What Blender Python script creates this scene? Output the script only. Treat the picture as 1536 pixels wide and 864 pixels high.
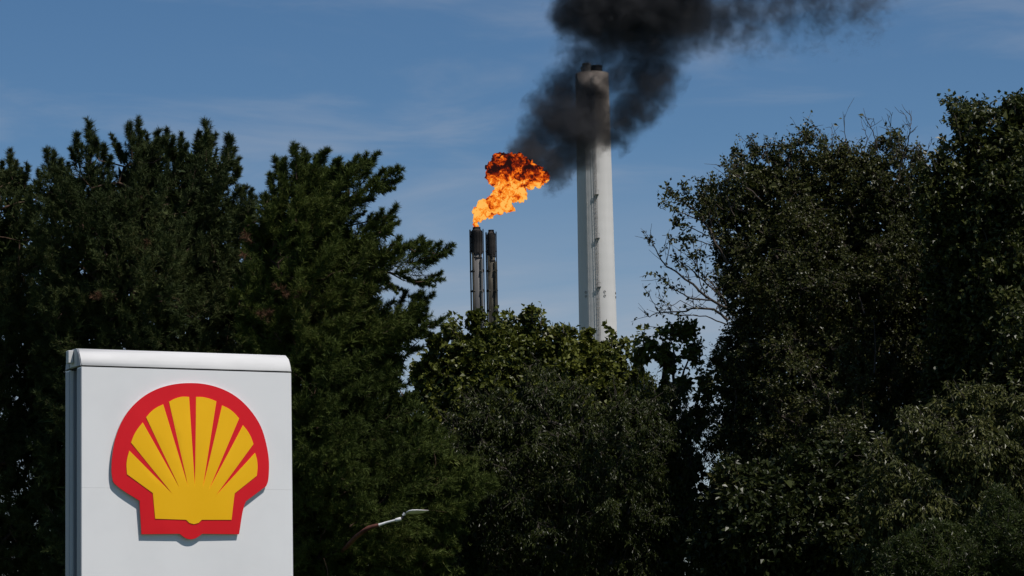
import bpy, bmesh, math
import numpy as np
from mathutils import Vector, Matrix
from mathutils.geometry import delaunay_2d_cdt

scene = bpy.context.scene
for o in list(bpy.data.objects):
    bpy.data.objects.remove(o)

# ------------------------------------------------------------------ camera
R = math.radians
F = 4267.0                       # focal length in photograph pixels (1536 wide)
PITCH, ROLL = R(7.5), R(-1.15)
cam_data = bpy.data.cameras.new("camera")
cam_data.sensor_width = 36.0
cam_data.lens = 100.0
cam_data.clip_start = 0.5
cam_data.clip_end = 20000.0
cam = bpy.data.objects.new("camera", cam_data)
scene.collection.objects.link(cam)
CAM = np.array([0.0, 0.0, 1.6])
CAMR = Matrix.Rotation(math.pi / 2 + PITCH, 3, 'X') @ Matrix.Rotation(ROLL, 3, 'Z')
cam.matrix_world = Matrix.Translation(Vector(CAM)) @ CAMR.to_4x4()
scene.camera = cam
CR = np.array(CAMR)

# ------------------------------------------------------------------ sky, sun, exposure
SUN_AZ, SUN_EL = 57.0, 60.0      # degrees to the right of straight-behind-the-camera, elevation
sun_vec = Vector((math.sin(R(SUN_AZ)) * math.cos(R(SUN_EL)),
                  -math.cos(R(SUN_AZ)) * math.cos(R(SUN_EL)), math.sin(R(SUN_EL))))
world = bpy.data.worlds.new("World")
scene.world = world
world.use_nodes = True
wn, wl = world.node_tree.nodes, world.node_tree.links
wn.clear()
w_out = wn.new('ShaderNodeOutputWorld')
w_bg = wn.new('ShaderNodeBackground')
w_bg.inputs['Strength'].default_value = 0.073
sky = wn.new('ShaderNodeTexSky')
sky.sky_type = 'NISHITA'
sky.sun_disc = False
sky.sun_elevation = R(SUN_EL)
sky.sun_rotation = math.atan2(sun_vec.x, sun_vec.y)
sky.altitude = 1500.0
sky.air_density = 1.0
sky.dust_density = 0.3
sky.ozone_density = 2.0
# thin cirrus drawn over the whole sky, in world directions
w_tc = wn.new('ShaderNodeTexCoord')
w_map = wn.new('ShaderNodeMapping')
w_map.inputs['Scale'].default_value = (9.0, 9.0, 42.0)
w_map.inputs['Rotation'].default_value = (0.0, R(6), 0.0)
w_map.inputs['Location'].default_value = (4.23, 0.0, 1.9)
w_no = wn.new('ShaderNodeTexNoise')
w_no.inputs['Scale'].default_value = 1.0
w_no.inputs['Detail'].default_value = 7.0
w_no.inputs['Roughness'].default_value = 0.55
w_no.inputs['Distortion'].default_value = 0.6
w_ra = wn.new('ShaderNodeMapRange')
w_ra.interpolation_type = 'SMOOTHSTEP'
w_ra.inputs['From Min'].default_value = 0.47
w_ra.inputs['From Max'].default_value = 0.80
w_ra.inputs['To Max'].default_value = 0.30
w_mix = wn.new('ShaderNodeMixRGB')
w_mix.inputs['Color2'].default_value = (5.6, 5.9, 6.6, 1)
wl.new(w_tc.outputs['Generated'], w_map.inputs['Vector'])
wl.new(w_map.outputs['Vector'], w_no.inputs['Vector'])
wl.new(w_no.outputs['Fac'], w_ra.inputs['Value'])
# the veil thickens towards the horizon
w_sp = wn.new('ShaderNodeSeparateXYZ')
wl.new(w_tc.outputs['Generated'], w_sp.inputs['Vector'])
w_ve = wn.new('ShaderNodeMapRange')
w_ve.interpolation_type = 'SMOOTHSTEP'
w_ve.inputs['From Min'].default_value = 0.185
w_ve.inputs['From Max'].default_value = 0.10
w_ve.inputs['To Max'].default_value = 0.95
wl.new(w_sp.outputs['Z'], w_ve.inputs['Value'])
w_v2 = wn.new('ShaderNodeMath'); w_v2.operation = 'MULTIPLY'
wl.new(w_ve.outputs['Result'], w_v2.inputs[0]); wl.new(w_no.outputs['Fac'], w_v2.inputs[1])
w_v3 = wn.new('ShaderNodeMath'); w_v3.operation = 'ADD'; w_v3.use_clamp = True
wl.new(w_v2.outputs[0], w_v3.inputs[0]); wl.new(w_ra.outputs['Result'], w_v3.inputs[1])
wl.new(w_v3.outputs[0], w_mix.inputs['Fac'])
w_hs = wn.new('ShaderNodeHueSaturation')
w_hs.inputs['Saturation'].default_value = 1.22
wl.new(sky.outputs['Color'], w_hs.inputs['Color'])
wl.new(w_hs.outputs['Color'], w_mix.inputs['Color1'])
wl.new(w_mix.outputs['Color'], w_bg.inputs['Color'])
wl.new(w_bg.outputs['Background'], w_out.inputs['Surface'])

sun_data = bpy.data.lights.new("sun", 'SUN')
sun_data.energy = 4.4
sun_data.angle = R(0.5)
sun_data.color = (1.0, 0.94, 0.88)
sun = bpy.data.objects.new("sun", sun_data)
scene.collection.objects.link(sun)
sun.rotation_euler = sun_vec.to_track_quat('Z', 'Y').to_euler()
sun.location = (40, -40, 80)

vs = scene.view_settings
vs.view_transform = 'Standard'
vs.look = 'None'
vs.exposure = 0.0
vs.gamma = 1.0
vs.use_curve_mapping = False
scene.cycles.max_bounces = 5
scene.cycles.diffuse_bounces = 3
scene.cycles.glossy_bounces = 2
scene.cycles.transmission_bounces = 2
scene.cycles.transparent_max_bounces = 12
scene.cycles.volume_bounces = 1
scene.cycles.volume_max_steps = 512
scene.cycles.caustics_reflective = False
scene.cycles.caustics_refractive = False


# ------------------------------------------------------------------ helpers
def P(x, y, D):
    """World point at depth D (metres along world y) seen at photograph pixel (x, y)."""
    x = np.asarray(x, float); y = np.asarray(y, float); D = np.asarray(D, float)
    d = np.stack(np.broadcast_arrays((x - 768) / F, (432 - y) / F, -np.ones_like(x)), -1) @ CR.T
    return CAM + d * (D / d[..., 1])[..., None]


def proj(p):
    q = (np.asarray(p) - CAM) @ CR
    return np.stack([768 + F * q[..., 0] / -q[..., 2], 432 - F * q[..., 1] / -q[..., 2]], -1)


def norm(v):
    return v / np.maximum(np.linalg.norm(v, axis=-1, keepdims=True), 1e-9)


def tag(o, label=None, cat=None, group=None, kind=None):
    if label: o['label'] = label
    if cat: o['category'] = cat
    if group: o['group'] = group
    if kind: o['kind'] = kind
    return o


def empty(name, loc, rz=0.0):
    o = bpy.data.objects.new(name, None)
    o.empty_display_size = 0.2
    o.location = loc
    o.rotation_euler = (0, 0, rz)
    scene.collection.objects.link(o)
    return o


def link_mesh(name, me, mat, parent=None, world_space=False):
    o = bpy.data.objects.new(name, me)
    if mat is not None:
        me.materials.append(mat)
    scene.collection.objects.link(o)
    if parent is not None:
        o.parent = parent
        if world_space:
            mw = Matrix.Translation(parent.location) @ parent.rotation_euler.to_matrix().to_4x4()
            o.matrix_parent_inverse = mw.inverted()
    return o


def arr_mesh(name, verts, faces, mat, parent=None, smooth=False, world_space=True):
    """Mesh from numpy arrays; faces is an (M, k) array with constant k."""
    verts = np.ascontiguousarray(verts, np.float32)
    faces = np.ascontiguousarray(faces, np.int32)
    k = faces.shape[1]
    me = bpy.data.meshes.new(name)
    me.vertices.add(len(verts)); me.vertices.foreach_set('co', verts.ravel())
    me.loops.add(faces.size); me.loops.foreach_set('vertex_index', faces.ravel())
    me.polygons.add(len(faces))
    me.polygons.foreach_set('loop_start', np.arange(0, faces.size, k, dtype=np.int32))
    me.polygons.foreach_set('loop_total', np.full(len(faces), k, np.int32))
    me.polygons.foreach_set('use_smooth', np.full(len(faces), bool(smooth)))
    me.update(calc_edges=True)
    return link_mesh(name, me, mat, parent, world_space)


def bm_obj(name, bm, mat, parent=None, smooth=False, world_space=False):
    me = bpy.data.meshes.new(name)
    bmesh.ops.recalc_face_normals(bm, faces=bm.faces)
    for f in bm.faces: f.smooth = smooth
    bm.to_mesh(me); bm.free()
    return link_mesh(name, me, mat, parent, world_space)


def bm_box(bm, lo, hi):
    x0, y0, z0 = lo; x1, y1, z1 = hi
    v = [bm.verts.new(c) for c in ((x0, y0, z0), (x1, y0, z0), (x1, y1, z0), (x0, y1, z0),
                                   (x0, y0, z1), (x1, y0, z1), (x1, y1, z1), (x0, y1, z1))]
    for f in ((0, 3, 2, 1), (4, 5, 6, 7), (0, 1, 5, 4), (1, 2, 6, 5), (2, 3, 7, 6), (3, 0, 4, 7)):
        bm.faces.new([v[i] for i in f])


def bm_lathe(bm, prof, n=32, cx=0.0, cy=0.0, closed=False):
    """Revolve (r, z) points about the vertical through (cx, cy)."""
    rings = []
    for r, z in prof:
        rings.append([bm.verts.new((cx + r * math.cos(2 * math.pi * i / n), cy + r * math.sin(2 * math.pi * i / n), z)) for i in range(n)])
    for a, b in zip(rings, rings[1:] + ([rings[0]] if closed else [])):
        for i in range(n):
            bm.faces.new((a[i], a[(i + 1) % n], b[(i + 1) % n], b[i]))
    if not closed:
        bm.faces.new(rings[0][::-1]); bm.faces.new(rings[-1])


def tube(pts, rad, n=5):
    """Tapered tube along points: verts, quads."""
    pts = np.asarray(pts, float); rad = np.broadcast_to(np.asarray(rad, float), (len(pts),))
    t = norm(np.gradient(pts, axis=0))
    ref = np.where(np.abs(t[:, 2:3]) > 0.9, np.array([[1.0, 0, 0]]), np.array([[0, 0, 1.0]]))
    a = norm(np.cross(t, ref)); b = np.cross(t, a)
    ang = np.arange(n) * 2 * math.pi / n
    v = pts[:, None] + rad[:, None, None] * (np.cos(ang)[None, :, None] * a[:, None] + np.sin(ang)[None, :, None] * b[:, None])
    i = np.arange(len(pts) - 1)[:, None] * n; j = np.arange(n)[None]; j2 = (j + 1) % n
    f = np.stack([i + j, i + j2, i + n + j2, i + n + j], -1).reshape(-1, 4)
    return v.reshape(-1, 3), f


class Acc:
    """Collects vertex / face arrays."""
    def __init__(self): self.v, self.f, self.n = [], [], 0
    def add(self, v, f):
        if len(v) == 0: return
        self.v.append(np.asarray(v)); self.f.append(np.asarray(f) + self.n); self.n += len(v)
    def build(self, name, mat, parent=None, smooth=False):
        return arr_mesh(name, np.concatenate(self.v), np.concatenate(self.f), mat, parent, smooth)


# ------------------------------------------------------------------ outline tools
def in_poly(pt, poly):
    x, y = pt[:, 0:1], pt[:, 1:2]
    a = np.asarray(poly, float); b = np.roll(a, -1, 0)
    c = (a[None, :, 1] > y) != (b[None, :, 1] > y)
    with np.errstate(divide='ignore', invalid='ignore'):
        xi = (b[None, :, 0] - a[None, :, 0]) * (y - a[None, :, 1]) / (b[None, :, 1] - a[None, :, 1]) + a[None, :, 0]
    return (np.sum(c & (x < xi), 1) % 2) == 1


def edge_dist(pt, poly):
    a = np.asarray(poly, float); b = np.roll(a, -1, 0); ab = b - a
    ap = pt[:, None] - a[None]
    t = np.clip((ap * ab).sum(-1) / np.maximum((ab * ab).sum(-1), 1e-9), 0, 1)
    return np.linalg.norm(ap - t[..., None] * ab, axis=-1).min(1)


# ------------------------------------------------------------------ materials
def new_mat(name):
    m = bpy.data.materials.new(name)
    m.use_nodes = True
    nt = m.node_tree
    return m, nt, nt.nodes, nt.links, nt.nodes['Principled BSDF']


def ramp(n, stops):
    r = n.new('ShaderNodeValToRGB')
    e = r.color_ramp.elements
    e[0].position, e[0].color = stops[0][0], (*stops[0][1], 1)
    e[1].position, e[1].color = stops[-1][0], (*stops[-1][1], 1)
    for p, c in stops[1:-1]:
        k = e.new(p); k.color = (*c, 1)
    return r


def noise(n, l, scale, detail=4.0, rough=0.5, coord='Object', stretch=None, dist=0.0):
    tc = n.new('ShaderNodeTexCoord')
    no = n.new('ShaderNodeTexNoise')
    no.inputs['Scale'].default_value = scale
    no.inputs['Detail'].default_value = detail
    no.inputs['Roughness'].default_value = rough
    no.inputs['Distortion'].default_value = dist
    src = tc.outputs[coord]
    if stretch:
        mp = n.new('ShaderNodeMapping'); mp.inputs['Scale'].default_value = stretch
        l.new(src, mp.inputs['Vector']); src = mp.outputs['Vector']
    l.new(src, no.inputs['Vector'])
    return no


def surf_mat(name, c0, c1, scale, rough=0.5, spec=0.4, metal=0.0, detail=5.0, stretch=None, bump=0.0, lo=0.35, hi=0.65):
    m, nt, n, l, b = new_mat(name)
    no = noise(n, l, scale, detail, 0.55, stretch=stretch)
    r = ramp(n, [(lo, c0), (hi, c1)])
    l.new(no.outputs['Fac'], r.inputs['Fac'])
    l.new(r.outputs['Color'], b.inputs['Base Color'])
    b.inputs['Roughness'].default_value = rough
    b.inputs['Specular IOR Level'].default_value = spec
    b.inputs['Metallic'].default_value = metal
    if bump:
        bp = n.new('ShaderNodeBump'); bp.inputs['Strength'].default_value = bump; bp.inputs['Distance'].default_value = 0.02
        l.new(no.outputs['Fac'], bp.inputs['Height']); l.new(bp.outputs['Normal'], b.inputs['Normal'])
    return m


def leaf_mat(name, stops, rough=0.5, spec=0.25, trans=0.25, patch=0.6):
    """Leaf colour varies leaf by leaf and in patches through the crown."""
    m, nt, n, l, b = new_mat(name)
    geo = n.new('ShaderNodeNewGeometry')
    no = noise(n, l, patch, 3.0, 0.5)
    mx = n.new('ShaderNodeMath'); mx.operation = 'MULTIPLY_ADD'
    mx.inputs[1].default_value = 0.55
    ad = n.new('ShaderNodeMath'); ad.operation = 'MULTIPLY_ADD'
    ad.inputs[1].default_value = 0.9; ad.inputs[2].default_value = -0.225
    l.new(no.outputs['Fac'], ad.inputs[0])
    l.new(geo.outputs['Random Per Island'], mx.inputs[0]); l.new(ad.outputs[0], mx.inputs[2])
    r = ramp(n, stops)
    l.new(mx.outputs[0], r.inputs['Fac'])
    l.new(r.outputs['Color'], b.inputs['Base Color'])
    b.inputs['Roughness'].default_value = rough
    b.inputs['Specular IOR Level'].default_value = spec
    tr = n.new('ShaderNodeBsdfTranslucent')
    l.new(r.outputs['Color'], tr.inputs['Color'])
    ms = n.new('ShaderNodeMixShader'); ms.inputs['Fac'].default_value = trans
    l.new(b.outputs['BSDF'], ms.inputs[1]); l.new(tr.outputs['BSDF'], ms.inputs[2])
    l.new(ms.outputs['Shader'], n['Material Output'].inputs['Surface'])
    return m


M = {}
M['sign_white'] = surf_mat('sign_white_paint', (0.75, 0.75, 0.752), (0.81, 0.81, 0.812), 1.3, 0.35, 0.4, lo=0.25, hi=0.55)
M['sign_cap'] = surf_mat('sign_cap_paint', (0.54, 0.54, 0.535), (0.60, 0.60, 0.595), 2.5, 0.6, 0.25, stretch=(1, 1, 3), lo=0.25, hi=0.6)
M['sign_side'] = surf_mat('sign_side_metal', (0.30, 0.31, 0.34), (0.38, 0.39, 0.42), 3.0, 0.45, 0.4, stretch=(1, 1, .2))
M['sign_channel'] = surf_mat('sign_channel_dark', (0.10, 0.10, 0.12), (0.17, 0.18, 0.21), 4.0, 0.5, 0.3, stretch=(1, 1, .2))
M['seam'] = surf_mat('sign_seam_dark', (0.012, 0.012, 0.013), (0.02, 0.02, 0.02), 5.0, 0.8, 0.1)
M['red'] = surf_mat('emblem_red', (0.68, 0.012, 0.020), (0.74, 0.016, 0.024), 1.5, 0.4, 0.2)
M['yellow'] = surf_mat('emblem_yellow', (0.90, 0.48, 0.006), (0.95, 0.51, 0.010), 1.5, 0.4, 0.2)
M['tray'] = surf_mat('emblem_tray_grey', (0.42, 0.40, 0.38), (0.50, 0.48, 0.46), 4.0, 0.5, 0.3)
M['bark'] = surf_mat('bark_grey_brown', (0.030, 0.026, 0.021), (0.085, 0.074, 0.060), 9.0, 0.9, 0.1, stretch=(1, 1, .3), bump=0.6)
M['pine_bark'] = surf_mat('bark_pine', (0.035, 0.024, 0.018), (0.11, 0.07, 0.05), 8.0, 0.9, 0.1, stretch=(1, 1, .3), bump=0.6)
M['twig'] = surf_mat('bare_twig', (0.035, 0.028, 0.023), (0.085, 0.070, 0.058), 5.0, 0.9, 0.1)
M['grass'] = surf_mat('ground_grass', (0.03, 0.045, 0.014), (0.07, 0.085, 0.03), 0.35, 0.95, 0.1)
M['steel'] = surf_mat('flare_steel', (0.045, 0.042, 0.040), (0.16, 0.155, 0.15), 0.9, 0.7, 0.25, metal=0.0, stretch=(1, 1, .06))
M['soot'] = surf_mat('flare_soot', (0.008, 0.008, 0.009), (0.045, 0.04, 0.038), 1.4, 0.85, 0.2, stretch=(1, 1, .3))
M['dark_steel'] = surf_mat('flare_dark_steel', (0.016, 0.016, 0.013), (0.095, 0.085, 0.066), 1.3, 0.8, 0.2, stretch=(1, 1, .3))
M['rust'] = surf_mat('lamp_rust', (0.06, 0.022, 0.016), (0.14, 0.05, 0.035), 6.0, 0.7, 0.2)
M['lamp_paint'] = surf_mat('lamp_paint', (0.55, 0.55, 0.55), (0.75, 0.75, 0.74), 5.0, 0.4, 0.4)
M['lamp_dark'] = surf_mat('lamp_joint', (0.02, 0.02, 0.022), (0.05, 0.05, 0.055), 5.0, 0.5, 0.4)
M['lamp_glass'] = surf_mat('lamp_glass', (0.30, 0.31, 0.32), (0.4, 0.41, 0.42), 5.0, 0.15, 0.5)
M['hole'] = surf_mat('vent_dark', (0.01, 0.01, 0.01), (0.02, 0.02, 0.02), 5.0, 0.9, 0.1)
M['ladder'] = surf_mat('ladder_galvanised', (0.22, 0.21, 0.20), (0.36, 0.35, 0.34), 0.6, 0.6, 0.3)

# foliage
M['needle_dark'] = leaf_mat('pine_needles_dark', [(0.1, (0.0206, 0.0320, 0.0125)), (0.5, (0.0409, 0.0570, 0.0196)), (0.8, (0.0745, 0.0905, 0.0294)), (1.0, (0.1490, 0.1040, 0.0461))], 0.60, 0.07, 0.12, 0.45)
M['needle_green'] = leaf_mat('pine_needles_green', [(0.1, (0.0251, 0.0377, 0.0105)), (0.5, (0.0534, 0.0738, 0.0164)), (0.8, (0.0911, 0.1162, 0.0254)), (1.0, (0.1492, 0.1225, 0.0448))], 0.60, 0.07, 0.15, 0.4)
M['needle_dead'] = leaf_mat('pine_needles_dead', [(0.1, (0.06, 0.034, 0.02)), (1.0, (0.16, 0.085, 0.05))], 0.60, 0.06, 0.1, 0.6)
M['leaf_maple'] = leaf_mat('leaves_maple', [(0.1, (0.0428, 0.0535, 0.0086)), (0.5, (0.0856, 0.0991, 0.0161)), (0.85, (0.1562, 0.1652, 0.0296)), (1.0, (0.2302, 0.1888, 0.0370))], 0.38, 0.20, 0.22, 0.5)
M['leaf_dark'] = leaf_mat('leaves_dark', [(0.1, (0.0221, 0.0283, 0.0066)), (0.5, (0.0442, 0.0504, 0.0122)), (0.85, (0.0761, 0.0787, 0.0210)), (1.0, (0.1229, 0.0859, 0.0276))], 0.38, 0.20, 0.2, 0.5)
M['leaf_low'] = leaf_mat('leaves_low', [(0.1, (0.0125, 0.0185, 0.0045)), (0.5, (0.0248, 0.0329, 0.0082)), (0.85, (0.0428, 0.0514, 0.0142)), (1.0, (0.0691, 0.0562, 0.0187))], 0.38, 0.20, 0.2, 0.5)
M['leaf_edge'] = leaf_mat('leaves_right', [(0.1, (0.0205, 0.0285, 0.0065)), (0.5, (0.0410, 0.0513, 0.0119)), (0.9, (0.0798, 0.0821, 0.0216)), (0.95, (0.1254, 0.0855, 0.0270)), (1.0, (0.3876, 0.0912, 0.0162))], 0.38, 0.20, 0.2, 0.5)
M['leaf_light'] = leaf_mat('leaves_light', [(0.1, (0.0339, 0.0411, 0.0105)), (0.5, (0.0658, 0.0723, 0.0193)), (0.9, (0.1148, 0.1134, 0.0337)), (1.0, (0.1496, 0.1271, 0.0402))], 0.38, 0.20, 0.2, 0.5)
M['leaf_willow'] = leaf_mat('leaves_willow', [(0.1, (0.0174, 0.0255, 0.0048)), (0.5, (0.0329, 0.0436, 0.0089)), (0.9, (0.0629, 0.0724, 0.0151)), (1.0, (0.0968, 0.0958, 0.0240))], 0.38, 0.20, 0.18, 0.5)
M['leaf_feather'] = leaf_mat('leaves_feather', [(0.1, (0.0208, 0.0319, 0.0070)), (0.5, (0.0416, 0.0565, 0.0130)), (0.9, (0.0715, 0.0860, 0.0200)), (1.0, (0.1040, 0.0983, 0.0300))], 0.38, 0.20, 0.2, 0.6)

# ------------------------------------------------------------------ ground
def make_ground():
    n = 48
    xs = np.linspace(-1, 1, n)
    g = np.sign(xs) * np.abs(xs) ** 3 * 4000
    X, Y = np.meshgrid(g, g + 100)
    Z = 0 * X
    v = np.stack([X, Y, Z], -1).reshape(-1, 3)
    i = np.arange(n - 1)[:, None] * n + np.arange(n - 1)[None]
    f = np.stack([i, i + 1, i + n + 1, i + n], -1).reshape(-1, 4)
    tag(arr_mesh('ground', v, f, M['grass']), kind='structure')


make_ground()


# ------------------------------------------------------------------ chimney
def chimney():
    D = 500.0
    base = P(893.2 + 8, 900, D)
    top = P(887.8, 111, D)
    cx, cy = float(top[0]), D
    s = D / F * 1.0
    zt = float(top[2])
    r_top, r_mid = 25.4 * s, 28.6 * s
    z500 = float(P(894, 500, D)[2])
    k = (r_mid - r_top) / (zt - z500)
    rr = lambda z: r_top + k * (zt - z)
    root = empty('chimney', (cx, cy, 0))
    tag(root, 'tall white concrete chimney with sooty top half hidden by the black smoke', 'chimney')
    # material: pale concrete, pour joints and soot near the mouth
    m, nt, n, l, b = new_mat('chimney_concrete')
    tc = n.new('ShaderNodeTexCoord')
    sep = n.new('ShaderNodeSeparateXYZ'); l.new(tc.outputs['Object'], sep.inputs['Vector'])
    no = noise(n, l, 0.35, 6, 0.6, stretch=(1, 1, .12))
    base_c = ramp(n, [(0.3, (0.54, 0.535, 0.52)), (0.7, (0.64, 0.635, 0.62))])
    l.new(no.outputs['Fac'], base_c.inputs['Fac'])
    no2 = noise(n, l, 0.30, 5, 0.6)
    mr = n.new('ShaderNodeMapRange'); mr.inputs['From Min'].default_value = zt - 15.5; mr.inputs['From Max'].default_value = zt - 10.5
    add = n.new('ShaderNodeMath'); add.operation = 'MULTIPLY_ADD'; add.inputs[1].default_value = 7.0
    l.new(no2.outputs['Fac'], add.inputs[0]); l.new(sep.outputs['Z'], add.inputs[2])
    sub = n.new('ShaderNodeMath'); sub.operation = 'SUBTRACT'; sub.inputs[1].default_value = 3.5
    l.new(add.outputs[0], sub.inputs[0]); l.new(sub.outputs[0], mr.inputs['Value'])
    soot = ramp(n, [(0.3, (0.15, 0.128, 0.11)), (0.7, (0.42, 0.36, 0.315))])
    l.new(no2.outputs['Fac'], soot.inputs['Fac'])
    mx = n.new('ShaderNodeMixRGB'); l.new(mr.outputs['Result'], mx.inputs['Fac'])
    l.new(base_c.outputs['Color'], mx.inputs['Color1']); l.new(soot.outputs['Color'], mx.inputs['Color2'])
    l.new(mx.outputs['Color'], b.inputs['Base Color'])
    b.inputs['Roughness'].default_value = 0.8; b.inputs['Specular IOR Level'].default_value = 0.2
    wv = n.new('ShaderNodeTexWave'); wv.bands_direction = 'Z'; wv.inputs['Scale'].default_value = 0.14
    l.new(tc.outputs['Object'], wv.inputs['Vector'])
    bp = n.new('ShaderNodeBump'); bp.inputs['Strength'].default_value = 0.12; bp.inputs['Distance'].default_value = 0.05
    l.new(wv.outputs['Fac'], bp.inputs['Height']); l.new(bp.outputs['Normal'], b.inputs['Normal'])
    bm = bmesh.new()
    prof = [(rr(z), z) for z in np.linspace(0, zt, 34)]
    prof += [(r_top - 0.45, zt), (r_top - 0.45, zt - 3)]
    bm_lathe(bm, prof, 72)
    sh = bm_obj('shaft', bm, m, root, smooth=True)
    for p in sh.data.polygons:
        if abs(p.normal.z) > .7: p.use_smooth = False
    # inner flues standing a little proud of the shaft mouth
    for (px, py, rad, hh) in ((-0.95, -0.9, 0.75, 1.7), (0.9, -0.6, 0.95, 1.35), (-1.1, 0.9, 0.8, 1.5), (0.6, 1.1, 0.8, 1.5)):
        bm = bmesh.new()
        bm_lathe(bm, [(rad, zt - 2.9), (rad, zt + hh - .25), (rad + .06, zt + hh - .22), (rad + .06, zt + hh), (rad - .12, zt + hh), (rad - .12, zt - 2.8)], 24, px, py)
        bm_obj('flue', bm, M['soot'] if px > 0 else M['ladder'], root, smooth=False)
    # caged ladder on the camera side
    a0 = -math.pi / 2 + 0.02
    def on(a, z, off=0.0): return ((rr(z) + off) * math.cos(a), (rr(z) + off) * math.sin(a), z)
    z_l = np.linspace(2, zt - 1, 40)
    acc = Acc()
    lad = Acc()
    for da in (-0.055, 0.055):
        lad.add(*tube([on(a0 + da, z, 0.12) for z in z_l], 0.04, 5))
    for z in np.arange(2, zt - 1, 0.9):
        lad.add(*tube([on(a0 - .055, z, .12), on(a0 + .055, z, .12)], 0.02, 4))
    ladder = lad.build('ladder', M['ladder'], None)
    ladder.parent = root
    cage = Acc()
    for da, off in ((-0.075, .28), (0.0, .42), (0.075, .28)):
        cage.add(*tube([on(a0 + da, z, off) for z in z_l[1:]], 0.02, 4))
    for z in np.arange(4, zt - 1, 1.6):
        cage.add(*tube([on(a0 + da, z, off) for da, off in ((-.06, .12), (-.075, .28), (0, .42), (.075, .28), (.06, .12))], 0.022, 4))
    cg = cage.build('ladder_cage', M['ladder'], None); cg.parent = ladder
    # rest platforms
    for py in (296, 361, 434, 520):
        z = float(P(890, py, D)[2])
        bm = bmesh.new()
        x0, y0, _ = on(a0, z, 0)
        bm_box(bm, (x0 - .15, y0 - .45, z - .06), (x0 + .55, y0 + .1, z + .02))
        for xx in (x0 - .12, x0 + .5):
            bm_box(bm, (xx, y0 - .44, z + .02), (xx + .04, y0 - .40, z + .75))
        bm_box(bm, (x0 - .12, y0 - .445, z + .70), (x0 + .54, y0 - .41, z + .75))
        bm_box(bm, (x0 + .2, y0 - .35, z - .4), (x0 + .3, y0 + .1, z - .06))
        bm_obj('rest_platform', bm, M['ladder'], root)
    # conduits left of the ladder
    for a, rad in ((a0 - 0.50, 0.03),):
        t = Acc(); t.add(*tube([on(a, z, rad + .03) for z in z_l], rad, 6))
        for z in np.arange(4, zt - 1, 6.0):
            t.add(*tube([on(a, z, 0), on(a, z, rad * 2 + .05)], rad * 1.5, 6))
        c = t.build('conduit', m, None); c.parent = root
    # small vent holes: framed recess boxes
    for px in (0.20, -0.62, 0.98):
        for py in (441, 447):
            z = float(P(900, py, D)[2])
            a = -math.pi / 2 + math.asin(max(-1, min(1, (904 - 894) / 27.0 if px == .2 else px)))
            bm = bmesh.new()
            bm_lathe(bm, [(0.18, -.12), (0.17, .05), (0.20, .07), (0.20, .05), (0.20, -.12)], 12)
            v = bm_obj('vent', bm, M['hole'], root)
            p = on(a, z, 0.0)
            v.location = p
            v.rotation_euler = Vector((math.cos(a), math.sin(a), 0)).to_track_quat('Z', 'Y').to_euler()


chimney()


# ------------------------------------------------------------------ flare stacks
def flare_stack(px_top, py_top, r_px, label, body, seed, lit):
    D = 450.0
    s = D / F
    top = P(px_top, py_top, D)
    zt = float(top[2])
    r = r_px * s
    rng = np.random.default_rng(seed)
    root = empty('flare_stack', (float(top[0]), D, 0))
    tag(root, label, 'flare stack', 'pair of refinery flare stacks')
    bm = bmesh.new()
    bm_lathe(bm, [(r * 1.02, 0), (r * 1.0, zt - 16), (r * .98, zt - 3.9)], 28)
    bm_obj('riser', bm, body, root, smooth=True)
    # sooted burner tip with wind shield
    bm = bmesh.new()
    bm_lathe(bm, [(r * .98, zt - 3.95), (r * 1.06, zt - 3.8), (r * 1.08, zt - .6), (r * .8, zt - .3), (r * .8, zt), (r * .66, zt), (r * .66, zt - 2)], 28)
    bm_obj('burner_tip', bm, M['soot'], root, smooth=False)
    for k in range(14):                      # shield plates, uneven as burnt metal is
        a = 2 * math.pi * k / 14
        h0, h1 = zt - 3.7 - rng.uniform(0, .9), zt - .5 - rng.uniform(0, .35)
        bm = bmesh.new()
        w = r * 0.235
        bm_box(bm, (r * 1.10, -w, h0), (r * 1.20, w, h1))
        o = bm_obj('shield_plate', bm, M['soot'], root)
        o.rotation_euler = (0, 0, a)
    for zz, g in ((zt - 4.3, 1.16), (zt - 5.1, 1.08)):
        bm = bmesh.new()
        bm_lathe(bm, [(r * .9, zz), (r * g, zz), (r * g, zz + .22), (r * .9, zz + .22)], 28, closed=True)
        bm_obj('flange', bm, M['soot'], root)
    # steam and pilot pipes strapped to the riser
    for a, rad, zt2, mt in ((-2.35, .16, zt - 4.2, 'dark_steel'), (-0.80, .22, zt - 5.2, lit), (-0.15, .08, zt - .3, 'soot'), (-2.9, .12, zt - .4, 'soot')):
        t = Acc()
        R0 = r * (1.24 if zt2 > zt - 4 else 1.0) + rad
        t.add(*tube([(math.cos(a) * R0, math.sin(a) * R0, z) for z in np.linspace(0, zt2, 12)], rad, 7))
        for z in np.arange(6, zt2 - 1, 3.2):
            t.add(*tube([(math.cos(a) * r * .9, math.sin(a) * r * .9, z), (math.cos(a) * (R0 + rad), math.sin(a) * (R0 + rad), z)], rad * 1.35, 6))
        p = t.build('service_pipe', M[mt], None); p.parent = root


flare_stack(714.8, 341, 7.4, 'left flare stack of grey steel with the orange flame burning at its tip', M['steel'], 1, 'steel')
flare_stack(736.6, 345, 5.5, 'dark weathered flare stack without flame, just right of the burning one', M['dark_steel'], 2, 'dark_steel')


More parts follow.
